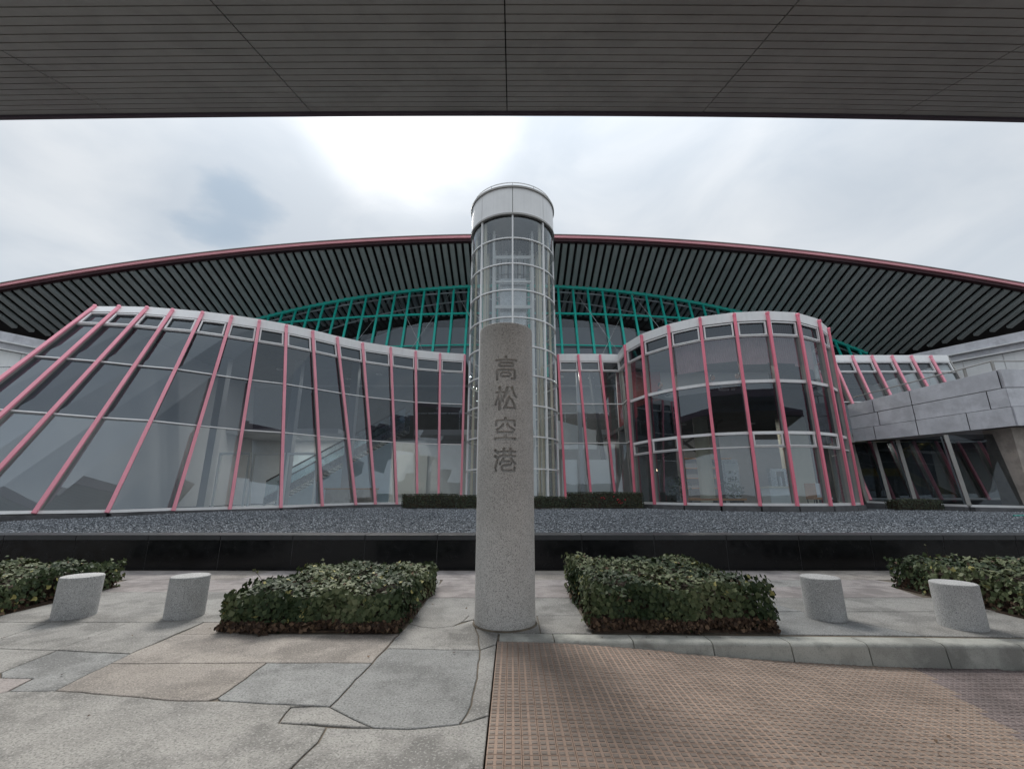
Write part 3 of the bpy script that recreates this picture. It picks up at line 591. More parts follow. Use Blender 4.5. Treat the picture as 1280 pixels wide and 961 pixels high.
for (a, b) in (((6.6, 19.8, 4.8), (9.0, 19.0, 2.6)), ((9.0, 19.0, 4.8), (9.02, 19.0, 1.0)), ((6.4, 19.9, 2.9), (9.3, 18.9, 4.7))): MB().beam(a, b, .1, .1, (0, -1, 0)).build('steel_brace', M['dark'], TB)

# ---- small lit downlights in the ceilings
for (x, y, z) in ((-12.6, 22.5, 8.1), (-9.6, 24.5, 8.1), (-7.5, 23.5, 8.1), (-4.0, 23.5, 8.1), (2.8, 24.0, 8.1), (4.6, 24.3, 8.1), (8.0, 19.6, 8.1), (11.2, 19.2, 8.1), (8.2, 20.6, 4.78), (11.4, 20.4, 4.78), (17.2, 20.8, 3.86), (19.4, 20.6, 3.86), (21, 21.5, 3.86), (-12.5, 25.0, 4.7), (-10.3, 25.0, 4.7)):
    ld = bpy.data.lights.new('downlight', 'AREA'); ld.shape = 'DISK'; ld.size = .22; ld.energy = 26 if z > 4.79 else 15; ld.color = (1, .93, .82)
    lo = bpy.data.objects.new('downlight', ld); C.objects.link(lo); lo.location = (x, y, z - .03)
    MB().ringarc((x, y), .14, z - .01, 0, 2 * PI, .03, .02, 16).build('downlight_rim', M['white'], TB)
# ---- great arched roof
def ylt(x): return 27.2 + .0048 * x * x            # plan of the lattice: it bows back towards the sides
def ybk(x):                                        # where the ribbed overhang ends
    x = abs(x); return min(ylt(x) + .1, 30.05 - (x - 28.8) * .88)
def zr(x, y):
    z = 16.92 - .0035 * x * x; yb = ybk(x)
    return z - .40 * (y - 24) if y < yb else z - .40 * (yb - 24) - .176 * (y - yb)
rf = MB(); xs = np.linspace(-40, 40, 81); rowsy = None
for i in range(80):
    a, b = xs[i], xs[i + 1]
    for (ya0, ya1, yb0, yb1) in ((23.95, ybk(a), 23.95, ybk(b)), (ybk(a), 34.5, ybk(b), 34.5)):
        q = [(a, ya0), (b, yb0), (b, yb1), (a, ya1)]
        rf.hexa([(x, y, zr(x, y) + .18) for x, y in q] + [(x, y, zr(x, y) + .34) for x, y in q])
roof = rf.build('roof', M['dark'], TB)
def ribmesh(x, y0, y1):
    w, h = rw, .17; m_ = MB(); q = []
    for y in (y0, y1):
        z = 16.92 - .40 * (y - 24)
        for (dx, dz) in ((-w * .82, .15), (-w, .06), (-w, -.0), (-w * .72, -.055), (w * .72, -.055), (w, 0), (w, .06), (w * .82, .15)): q.append((dx, y, z + dz))
    m_.add(q, [(i, (i + 1) % 8, 8 + (i + 1) % 8, 8 + i) for i in range(8)] + [tuple(range(8))[::-1], tuple(range(8, 16))])
    return m_
for i in range(0, 71):
    x = (i + .5) * .44 + .0012 * i * i; rw = .142 + .0009 * i
    o1 = ribmesh(x, 24.22, ybk(x) - .03).build('rib', M['rib'], roof); o1.location = (x, 0, -.0035 * x * x)
    o2 = o1.copy(); C.objects.link(o2); o2.location.x = -x
# inner ribs, seen small through the lattice
ir = MB()
for i in range(-40, 41):
    x = (i + .5) * .457; ir.hexa([(x - .12, ybk(x) + .15, zr(x, ybk(x) + .15) - .02), (x + .12, ybk(x) + .15, zr(x, ybk(x) + .15) - .02), (x + .12, 31, zr(x, 31) - .02), (x - .12, 31, zr(x, 31) - .02), (x - .12, ybk(x) + .15, zr(x, ybk(x) + .15) + .16), (x + .12, ybk(x) + .15, zr(x, ybk(x) + .15) + .16), (x + .12, 31, zr(x, 31) + .16), (x - .12, 31, zr(x, 31) + .16)])
tag(ir.build('inner_rib', M['rib'], TB), kind='stuff')
ed = MB(); eu = MB(); ev = MB()
for i in range(80):
    a, b = xs[i], xs[i + 1]
    ed.beam((a, 23.86, zr(a, 24) + .18), (b, 23.86, zr(b, 24) + .18), .17, .16, (0, -1, 0)); eu.beam((a, 24.02, zr(a, 24) + .0), (b, 24.02, zr(b, 24) + .0), .16, .26, (0, -1, 0)); ev.beam((a, 23.84, zr(a, 24) + .285), (b, 23.84, zr(b, 24) + .285), .04, .24, (0, -1, 0))
ed.build('roof_fascia', M['pinkroof'], roof); eu.build('eaves_beam', M['darkred'], roof); ev.build('roof_trim', M['frame'], roof)
# wall of the upper hall behind the lattice
gp = [(-19, 9), (-16.5, 10.6), (-13, 12.1), (-8.6, 13.9), (8.6, 13.9), (13, 12.1), (16.5, 10.6), (19, 9)]
m_ = MB(); m_.add([(x, 31.0, z) for x, z in gp] + [(x, 31.3, z) for x, z in gp], [tuple(range(8)), tuple(range(8, 16))[::-1]] + [(i, (i + 1) % 8, 8 + (i + 1) % 8, 8 + i) for i in range(8)])
m_.build('hall_rear_wall', M['greywall'], TB)
MB().box(-40, 40, 33.5, 34, 0, 11.5).build('far_wall', M['dark'], TB)
MB().box(-24, 24, 26.3, 33, 8.2, 8.4).build('hall_floor', M['greywall'], TB)

# ---- green lattice screen
def ztop(x): return zr(x, ylt(x)) - .02
def ylat(x, z): return ylt(x) + .15 - .27 * (ztop(x) - z)
XE = 26.5; xl = np.linspace(-XE, XE, 54); chord = MB(); ch2 = MB(); ch3 = MB()
for a, b in zip(xl, xl[1:]):
    chord.beam((a, ylt(a) + .13, ztop(a) - .1), (b, ylt(b) + .13, ztop(b) - .1), .20, .2, (0, -1, 0))
    ch2.beam((a, ylt(a) + .3, ztop(a) - .42), (b, ylt(b) + .3, ztop(b) - .42), .07, .1, (0, -1, 0))
lat = chord.build('lattice_screen', M['green'], TB); ch2.build('inner_chord', M['white'], lat)
xl3 = np.linspace(-18, 18, 33)
for a, b in zip(xl3, xl3[1:]): ch3.tube((a, ylt(a) + 1.1, zr(a, ylt(a) + 1.1) - .45 - .006 * a * a), (b, ylt(b) + 1.1, zr(b, ylt(b) + 1.1) - .45 - .006 * b * b), .05, 6)
ch3.build('inner_arch', M['white'], lat)
z1c, z2c = 13.2, 10.75
for z_, r_ in ((z1c, .085), (z2c, .055)):
    c_ = MB(); seg = [x for x in np.linspace(-XE, XE, 103) if ztop(x) > z_ + .1]
    for a, b in zip(seg, seg[1:]): c_.tube((a, ylat(a, z_), z_), (b, ylat(b, z_), z_), r_, 8)
    c_.build('lattice_rail', M['green'], lat)
px_ = 1.03
for i in range(-25, 26):
    x = i * px_ + .1; zt = ztop(x)
    MB().tube((x, ylat(x, 8.45), 8.45), (x, ylt(x) + .13, zt - .15), .085, 8).build('lattice_post', M['green'], lat)
    if i < 25:
        x2 = x + px_; zt2 = ztop(x2); lv = [8.5, z2c, z1c, 99]
        for k in range(3):
            zb = lv[k]; za, zb2 = min(lv[k + 1], zt - .2), min(lv[k + 1], zt2 - .2)
            if za < zb + .25 or zb2 < zb + .25: continue
            quad((x, ylat(x, zb) + .12, zb), (x2, ylat(x2, zb) + .12, zb), (x2, ylat(x2, zb2) + .12, zb2), (x, ylat(x, za) + .12, za), 'pane', M['g_lat'], lat)
for c0 in (-8.14, 8.34, -4.0, 4.2):
    for d_ in (-3.1, 3.1):
        x0, x1 = c0, c0 + d_
        MB().tube((x0, ylt(x0) - .05, ztop(x0) - .25), (x1, ylat(x1, 9.2) - .1, 9.2), .012, 5).build('tie_rod', M['steel'], lat)

# ---- side wings (deck parapets left and right)
for sgn, nm_ in ((-1, 'left'), (1, 'right')):
    P0 = Vector((sgn * 22.2, 26.4, 0)); P1 = Vector((sgn * 29.5, 14.4, 0)); dirn = (P1 - P0).normalized(); nn = Vector((-sgn * abs(dirn.y), -abs(dirn.x), 0)).normalized()
    w = MB(); w.beam(P0 + V(0, 0, 9.25), P1 + V(0, 0, 9.25), .5, .3, nn, -.15)
    wing = w.build('wing_parapet', M['metalpanel'], TB)
    MB().beam(P0 + V(0, 0, 8.98), P1 + V(0, 0, 8.98), .05, .2, nn, .06).build('ledge', M['alu'], wing)
    MB().beam(P0 + V(0, 0, 8.8), P1 + V(0, 0, 8.8), .3, .2, nn, -.2).build('soffit_band', M['metalpanel'], wing)
    MB().beam(P0 + V(0, 0, 8.62), P1 + V(0, 0, 8.62), .05, .2, nn, -.06).build('ledge', M['alu'], wing)
    L_ = (P1 - P0).length; kk = 0; s_ = 0
    while s_ < L_ - .1:
        a = P0 + dirn * (s_ + .01); b = P0 + dirn * min(L_, s_ + 1.49)
        MB().beam(a + V(0, 0, 7.7), b + V(0, 0, 7.7), 1.75, .2, nn, -.3).build('wall_panel', M['white'], wing); s_ += 1.5
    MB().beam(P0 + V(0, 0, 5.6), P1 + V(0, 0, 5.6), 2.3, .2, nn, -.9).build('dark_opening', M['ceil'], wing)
    MB().beam(P0 + V(0, 0, 2.6), P1 + V(0, 0, 2.6), 3.5, .2, nn, -.3).build('base_wall', M['white'], wing)
# left deck railing
t = thing('deck_railing', (-21, 17, 5), 'thin grey railing on the white deck at the far left edge', 'railing')
rp = [V(-24.5, 17.6, 6.75), V(-20.5, 17.6, 6.75), V(-18.8, 18.9, 6.75)]
MB().path(rp, .03).build('handrail', M['steel'], t)
for p in rp + [V(-22.5, 17.6, 6.75)]: MB().beam(p - V(0, 0, 1.2), p, .1, .05).build('railing_post', M['frame'], t)
MB().box(-26, -16.6, 17.4, 17.6, 4.6, 5.6).box(-26, -16.6, 17.6, 21, 4.6, 5.55).build('deck_edge', M['white'], t)

# ================================================================== GLASS ELEVATOR TOWER
TC = (0.03, 20.5); R = 2.1
tw = thing('elevator_tower', (TC[0], TC[1], 1), 'round glass elevator tower with white cylindrical cap behind the granite pillar', 'tower')
MB().ringarc(TC, R + .02, 15.5, 0, 2 * PI, .1, .0, 64).v
def lathe(prof, c, seg=64):
    m_ = MB(); k = len(prof); q = []; f = []
    for i in range(seg):
        a = 2 * PI * i / seg
        for r, z in prof: q.append((c[0] + math.cos(a) * r, c[1] + math.sin(a) * r, z))
    for i in range(seg):
        for j in range(k - 1): f.append((i * k + j, ((i + 1) % seg) * k + j, ((i + 1) % seg) * k + j + 1, i * k + j + 1))
    return m_.add(q, f)
A0 = -PI / 2
for i in range(8):   # cap panels
    a = A0 + i * PI / 4
    cp = MB(); cp.ringarc(TC, R + .04, 15.52, a + .006, a + PI / 4 - .006, .04, .73, 12); cp.build('cap_panel', M['white'], tw, smooth=False)
lathe([(R + .0, 14.6), (R + .0, 16.2)], TC).build('cap_core', M['dark'], tw)
lathe([(R - .3, 14.70), (R + .13, 14.70), (R + .13, 14.79), (R + .02, 14.79)], TC).build('cap_lower_lip', M['frame'], tw)
lathe([(R + .0, 16.22), (R + .15, 16.22), (R + .15, 16.32), (.05, 16.36)], TC).build('cap_upper_lip', M['frame'], tw)
MB().ringarc(TC, R + .02, 16.55, 0, 2 * PI, .018, .018, 48).build('cap_rail', M['steel'], tw)
for i in range(12):
    a = i * PI / 6; MB().tube((TC[0] + math.cos(a) * (R + .02), TC[1] + math.sin(a) * (R + .02), 16.33), (TC[0] + math.cos(a) * (R + .02), TC[1] + math.sin(a) * (R + .02), 16.55), .015, 5).build('rail_post', M['steel'], tw)
rz = [13.44 - 1.36 * k for k in range(10)]
for z in rz: MB().ringarc(TC, R + .03, z, 0, 2 * PI, .04, .028, 64).build('ring', M['white'], tw)
for i in range(8):
    a = A0 + i * PI / 4; c_, s_ = math.cos(a), math.sin(a)
    MB().beam((TC[0] + c_ * (R + .02), TC[1] + s_ * (R + .02), .9), (TC[0] + c_ * (R + .02), TC[1] + s_ * (R + .02), 14.72), .075, .10, (c_, s_, 0)).build('mullion', M['white'], tw)
    if i % 4 in (1, 2, 3): MB().beam((TC[0] + c_ * (R - .2), TC[1] + s_ * (R - .2), .9), (TC[0] + c_ * (R - .2), TC[1] + s_ * (R - .2), 14.72), .10, .10, (c_, s_, 0)).build('cream_column', M['cream'], tw)
    zz = [14.72] + rz + [.95]
    for k in range(len(zz) - 1):
        p = MB(); n_ = 8
        q = []
        for j in range(n_ + 1):
            b = a + PI / 4 * j / n_; q += [(TC[0] + math.cos(b) * R, TC[1] + math.sin(b) * R, zz[k + 1]), (TC[0] + math.cos(b) * R, TC[1] + math.sin(b) * R, zz[k])]
        p.add(q, [(2 * j, 2 * j + 2, 2 * j + 3, 2 * j + 1) for j in range(n_)]); p.build('pane', M['g_tower'], tw, smooth=True)
# shaft steelwork inside
for (x, y) in ((-.95, 19.6), (1.0, 19.6), (-.95, 21.4), (1.0, 21.4), (-.35, 21.5), (.4, 21.5)): MB().box(TC[0] + x - .06, TC[0] + x + .06, y - .06, y + .06, .95, 14.6).build('shaft_column', M['white'], tw)
for z in np.arange(2.3, 14.2, 1.36):
    big = int(round((z - 2.3) / 1.36)) % 2 == 0
    MB().box(-.95, 1.05, 19.66, 19.76, z - .05 - .03 * big, z + .05 + .03 * big).build('shaft_beam', M['white'], tw)
    MB().box(-1.0, 1.1, 21.44, 21.52, z - .04, z + .04).build('shaft_beam', M['steel'], tw)
for z in np.arange(3, 14, 2.72): MB().beam((-.9, 21.45, z), (1.0, 21.45, z + 1.3), .05, .05).build('shaft_brace', M['steel'], tw)
MB().box(-.75, .8, 21.7, 21.8, .95, 14.6).build('shaft_back_panel', M['wall'], tw)
MB().box(-.6, .7, 19.9, 21.3, 9.6, 12.1).build('elevator_car', M['steel'], tw)
for x in (-.55, -.2, .3, .6): MB().tube((x, 19.95 + .3 * abs(x), .95), (x, 19.95 + .3 * abs(x), 14.5), .018, 5).build('cable', M['dark'], tw)
MB().ringarc(TC, R + .12, .95, 0, 2 * PI, .35, .12, 48).build('tower_base', M['white'], tw)

# ================================================================== RAMP / ELEVATED WALKWAY, right
rmp = thing('elevated_walkway', (17, 17, 3.7), 'curved elevated walkway clad in dull aluminium panels at the right of the drum', 'walkway')
PA = [(15.02, 19.0, 5.40, 3.734), (17.95, 15.25, 5.98, 3.86), (26, 15.6, 6.15, 3.95)]   # x, y, ztop, zbottom
def on(path, s):
    for a, b in zip(path, path[1:]):
        l = math.dist(a[:2], b[:2])
        if s <= l: t_ = s / l; return tuple(a[i] * (1 - t_) + b[i] * t_ for i in range(4)), (Vector((b[0] - a[0], b[1] - a[1], 0)).normalized())
        s -= l
    return path[-1], (Vector((b[0] - a[0], b[1] - a[1], 0)).normalized())
L1 = math.dist(PA[0][:2], PA[1][:2])
for row in range(3):
    cuts = {0: [0, .9, 2.15, L1 - .1, L1, L1 + 1.3, L1 + 2.6, L1 + 4, 8 + L1], 1: [0, 1.0, 2.15, L1 - .5, L1, L1 + 1.3, L1 + 2.6, 8 + L1], 2: [0, .78, 2.15, 3.6, L1, L1 + 1.2, L1 + 2.6, 8 + L1]}[row]
    for s0, s1 in zip(cuts, cuts[1:]):
        if s1 - s0 < .2: continue
        (p, d), (q, _) = on(PA, s0 + .012), on(PA, s1 - .012)
        n = Vector((d.y, -d.x, 0)); n = n if n.y < 0 else -n
        o = .05 if row == 2 else 0
        def zz(c, k): return c[2] + (c[3] - c[2]) * k / 3
        m_ = MB(); a0 = V(p[0], p[1], 0) + n * o; b0 = V(q[0], q[1], 0) + n * o; tk = n * -.12; g = .012
        m_.hexa([a0 + V(0, 0, zz(p, row + 1) + g), b0 + V(0, 0, zz(q, row + 1) + g), b0 + tk + V(0, 0, zz(q, row + 1) + g), a0 + tk + V(0, 0, zz(p, row + 1) + g),
                 a0 + V(0, 0, zz(p, row) - g), b0 + V(0, 0, zz(q, row) - g), b0 + tk + V(0, 0, zz(q, row) - g), a0 + tk + V(0, 0, zz(p, row) - g)])
        m_.build('cladding_panel', M['metalpanel'], rmp, bevel=.006)
core = MB()
for a, b in zip(PA, PA[1:]):
    d = Vector((b[0] - a[0], b[1] - a[1], 0)).normalized(); n = Vector((d.y, -d.x, 0)); n = n if n.y < 0 else -n
    i_ = n * -.14; j_ = n * -.3
    core.hexa([V(a[0], a[1], a[3] + .03) + i_, V(b[0], b[1], b[3] + .03) + i_, V(b[0], b[1], b[3] + .03) + j_, V(a[0], a[1], a[3] + .03) + j_, V(a[0], a[1], a[2] - .03) + i_, V(b[0], b[1], b[2] - .03) + i_, V(b[0], b[1], b[2] - .03) + j_, V(a[0], a[1], a[2] - .03) + j_])
core.build('parapet_core', M['dark'], rmp)
flat([V(15.15, 19.05, 0), V(18.05, 15.4, 0), V(26, 15.75, 0), V(26, 19.3, 0), V(15.3, 19.3, 0)], 3.9, 4.15, 'deck_slab', M['metalpanel'], rmp)
MB().hexa([(14.75, 19.05, 3.72), (15.02, 18.95, 3.72), (15.02, 19.15, 3.72), (14.75, 19.25, 3.72), (14.4, 19.3, 5.4), (14.72, 19.1, 5.4), (14.72, 19.3, 5.4), (14.4, 19.5, 5.4)]).build('end_cover', M['frame'], rmp)
hr = [V(15.3, 18.9, 5.72), V(18.0, 15.5, 6.35), V(26, 15.9, 6.5)]
MB().path(hr, .025).build('handrail', M['frame'], rmp)
for p, q in ((V(17.55, 16.1, 6.24), .5), (V(18.0, 15.5, 6.35), .7), (V(20.5, 15.6, 6.4), .7)): MB().beam(p - V(0, 0, q), p, .09, .05).build('rail_post', M['frame'], rmp)
MB().box(18.15, 19.9, 15.62, 16.6, .7, 3.88).build('concrete_pier', M['conc'], rmp)
# glazing below the walkway
GP = [(15.45, 19.45), (15.9, 18.8), (16.15, 17.9), (16.62, 16.3), (18.3, 15.85)]
mG = [(Vector((x, y, 1.2 - .03 * i)), Vector((x + .12, y + .35, 3.72))) for i, (x, y) in enumerate(GP)]
lw = plinth([b for b, a in mG], 0, .3, 'lobby_wall')
for i, (b, a) in enumerate(mG):
    MB().beam(b, a, .12, .14, (-.6, -.8, 0)).build('lobby_mullion', M['frame'], lw)
    if i in (2, 3): MB().beam(b + V(.16, .3, 0), a + V(.1, .3, 0), .05, .05, (-.6, -.8, 0)).build('lobby_strut', M['alu'], lw)
for (b0, a0), (b1, a1) in zip(mG, mG[1:]):
    quad(b0, b1, a1, a0, 'pane', M['g_dark'], lw); MB().beam(b0, b1, .08, .14, (-.6, -.8, 0)).build('sill', M['alu'], lw)
MB().box(14.5, 26, 24.5, 24.6, .9, 4.0).build('lobby_rear_wall', M['ceil'], TB)
MB().box(14.6, 26, 19.35, 24.5, 3.9, 4.1).build('lobby_ceiling', M['ceil'], TB)
for (a, b, w_) in (((15.9, 20.7, 2.52), (18.4, 20.7, 2.52), .35), ((18.2, 20.6, 3.2), (20.4, 20.6, 4.3), .33), ((18.3, 20.7, 2.5), (20.6, 20.7, 1.3), .33)): MB().beam(a, b, w_, .2).build('yellow_beam', M['yellow'], TB)

# ================================================================== CARVED GRANITE PILLAR
PX, PY, PR, PH = -.085, 5.76, .368, 3.74
# strokes: (half width, points) in units of the enlarged survey drawing; 10.67 units = one photo pixel
def cap(x0, x1, y0, y1): m = (y0 + y1) / 2; r = (y1 - y0) / 2; return [(x0 + r, y0), (x1 - r, y0), (x1 - r * .3, y0 + r * .3), (x1, m), (x1 - r * .3, y1 - r * .3), (x1 - r, y1), (x0 + r, y1), (x0 + r * .3, y1 - r * .3), (x0, m), (x0 + r * .3, y0 + r * .3), (x0 + r, y0)]
G_TAKA = [(17, [(347, 168), (347, 205)]), (15, [(215, 212), (485, 212)]), (12.5, cap(254, 444, 248, 292)), (15, [(230, 465), (230, 352), (245, 340), (455, 340), (468, 352), (468, 440), (458, 460), (432, 460)]), (12.5, cap(282, 412, 380, 428))]
G_MATSU = [(17, [(265, 575), (265, 865)]), (14, [(218, 642), (312, 642)]), (13, [(256, 670), (232, 735), (212, 770), (208, 800)]), (13, [(276, 670), (300, 715), (310, 755)]), (16, [(368, 578), (352, 640), (328, 700)]), (16, [(432, 578), (450, 640), (482, 695)]),
           (15, [(392, 705), (365, 775), (330, 850)]), (13, [(330, 850), (478, 850)]), (15, [(428, 738), (455, 790), (476, 850)]), (9, [(392, 708), (428, 735)])]
G_KUU = [(16, [(342, 132), (342, 165)]), (14, [(218, 220), (218, 172), (228, 166), (458, 166), (470, 172), (470, 225)]), (14, [(310, 212), (292, 248), (250, 275), (230, 285)]), (14, [(372, 212), (395, 248), (440, 270), (462, 285)]), (15, [(240, 322), (440, 322)]),
         (17, [(342, 322), (342, 400)]), (17, [(205, 407), (480, 407)]), (8, [(232, 286), (240, 316)]), (8, [(460, 286), (448, 300)])]
G_KOU = [(15, [(204, 560), (245, 590)]), (15, [(204, 635), (245, 662)]), (14, [(234, 700), (218, 770), (208, 790)]), (10, [(212, 790), (218, 835)]), (12, [(272, 580), (478, 580)]), (12, [(272, 638), (478, 638)]), (16, [(325, 542), (325, 650)]), (16, [(413, 542), (413, 650)]),
         (14, [(325, 655), (300, 705), (272, 742)]), (14, [(413, 655), (440, 700), (478, 738)]), (11, [(300, 708), (425, 708)]), (13, [(420, 710), (422, 740), (408, 757), (330, 762), (302, 778), (298, 808), (318, 832), (445, 834), (468, 825), (468, 790)])]
SEG = []
cz0 = 1.5
def conv(x, y, oy):     # drawing units -> metres on the pillar's face
    pxx = 600 + x / 10.67; pyy = oy + y / 10.67; u_ = (480.5 - pyy) / 540; c, s = math.cos(TH), math.sin(TH)
    d = 5.395; return (pxx - 632) / 540 * (d * c + (d * (s + u_ * c) / (c - u_ * s)) * s), 1.5 + d * (s + u_ * c) / (c - u_ * s)
for g, oy in ((G_TAKA, 430), (G_MATSU, 430), (G_KUU, 510), (G_KOU, 510)):
    for hw, pts in g:
        q = [conv(x, y, oy) for x, y in pts]; k = math.dist(conv(300, pts[0][1], oy), conv(310, pts[0][1], oy)) / 10
        for a, b in zip(q, q[1:]): SEG.append((a[0], a[1], b[0], b[1], hw * k * 1.1))
SEG = np.array(SEG)
pr = thing('name_pillar', (PX, PY, 0), 'tall speckled granite pillar carved with four large Japanese characters', 'pillar')
# front band carrying the carving: fine grid; rest of the drum coarse
AH = .62      # half angle of the carved face
z0c, z1c_ = float(SEG[:, [1, 3]].min() - .06), float(SEG[:, [1, 3]].max() + .06)
na = 200; nz = int((z1c_ - z0c) / .0026)
aa = np.linspace(-AH, AH, na); zz_ = np.linspace(z0c, z1c_, nz); Agr, Zgr = np.meshgrid(aa, zz_)
U = np.sin(Agr) * PR; sd = np.full(U.shape, 9.)
for x0, y0, x1, y1, hw in SEG:
    dx, dy = x1 - x0, y1 - y0; l2 = dx * dx + dy * dy + 1e-12
    t_ = np.clip(((U - x0) * dx + (Zgr - y0) * dy) / l2, 0, 1); sd = np.minimum(sd, np.hypot(U - x0 - t_ * dx, Zgr - y0 - t_ * dy) - hw)
dep = np.clip((.002 - sd) / .004, 0, 1) * .055
r_ = PR - dep
gvx = np.stack([np.sin(Agr) * r_, -np.cos(Agr) * r_, Zgr], 2).reshape(-1, 3) + np.array([PX, PY, 0])
ii, jj = np.meshgrid(np.arange(nz - 1), np.arange(na - 1), indexing='ij'); b_ = (ii * na + jj).ravel()
gfx = np.stack([b_, b_ + 1, b_ + na + 1, b_ + na], 1)
raw('carved_face', gvx, gfx, M['pillar'], pr)
# the rest of the shaft (smooth drum with rounded rim), butted to the carved face
sh_ = MB(); prof = [(PR, 0.0), (PR + .004, .06), (PR, .1), (PR, z0c)]; prof2 = [(PR, z1c_), (PR, PH - .03), (PR - .004, PH - .012), (PR - .015, PH - .003), (PR - .03, PH), (0.001, PH + .004)]
NS = 96; angs = sorted(set([round(-AH, 6), round(AH, 6)] + [round(-PI + 2 * PI * i / NS, 6) for i in range(NS)]))
def ptv(a, r, z): return (PX + math.sin(a) * r, PY - math.cos(a) * r, z)
for a, b in zip(angs, angs[1:] + [angs[0] + 2 * PI]):
    for pf in (prof, prof2) if a >= -AH - 1e-6 and b <= AH + 1e-6 else (prof + prof2,):
        for (r0, z0), (r1, z1) in zip(pf, pf[1:]): sh_.add([ptv(a, r0, z0), ptv(b, r0, z0), ptv(b, r1, z1), ptv(a, r1, z1)], [(0, 1, 2, 3)])
sh_.build('shaft', M['pillar'], pr)
lathe([(PR - .01, .02), (PR + .012, .016), (PR + .022, .002)], (PX, PY), 64).build('mortar_joint', M['mortar'], pr)

# ================================================================== BOLLARDS
def bollard():
    o = MB(); n = 48; prof = [(.22, 0), (.22, .468), (.218, .474), (.214, .479), (.207, .482), (.001, .484)]
    o = lathe(prof, (0, 0), n).build('stone_bollard', M['bollard']); return o
b0 = bollard(); bl = [(-5.60, 6.08, 'pale granite bollard, the far left one beside the left ivy bed'), (-4.19, 6.08, 'pale granite bollard just left of the middle-left ivy bed'), (3.96, 6.0, 'pale granite bollard just right of the ivy bed beside the pillar'), (5.30, 5.62, 'pale granite bollard at the far right by the kerb')]
for i, (x, y, lb) in enumerate(bl):
    o = b0 if i == 0 else b0.copy()
    if i: C.objects.link(o)
    o.location = (x, y, 0); o.rotation_euler.z = i * 1.3; tag(o, lb, 'bollard', 'round granite bollards on the forecourt')

# ================================================================== IVY BEDS
leaf_v = np.array([(0, -.45, 0), (.36, -.28, .05), (.5, .02, .10), (.27, .12, .06), (.0, .62, -.06), (-.27, .12, .06), (-.5, .02, .10), (-.36, -.28, .05), (0, 0, 0)])
leaf_f = np.array([(8, 0, 1), (8, 1, 2), (8, 2, 3), (8, 3, 4), (8, 4, 5), (8, 5, 6), (8, 6, 7), (8, 7, 0)])
def leaves(P, Nn, size, name, m, par, rv, tv=leaf_v, tf=leaf_f, curl=.35):
    n = len(P); Nn = Nn / np.linalg.norm(Nn, axis=1)[:, None]
    r = rng.normal(size=(n, 3)); T = r - (r * Nn).sum(1)[:, None] * Nn; T /= np.linalg.norm(T, axis=1)[:, None]; B = np.cross(Nn, T)
    s = size[:, None, None]; q = tv[None] * s
    v = P[:, None] + q[:, :, :1] * T[:, None] + q[:, :, 1:2] * B[:, None] + q[:, :, 2:3] * (1 + curl * rng.normal(size=(n, 1, 1))) * Nn[:, None]
    k = len(tv); f = (tf[None] + (np.arange(n) * k)[:, None, None]).reshape(-1, 3)
    return raw(name, v.reshape(-1, 3), f, m, par, np.repeat(rv, k))
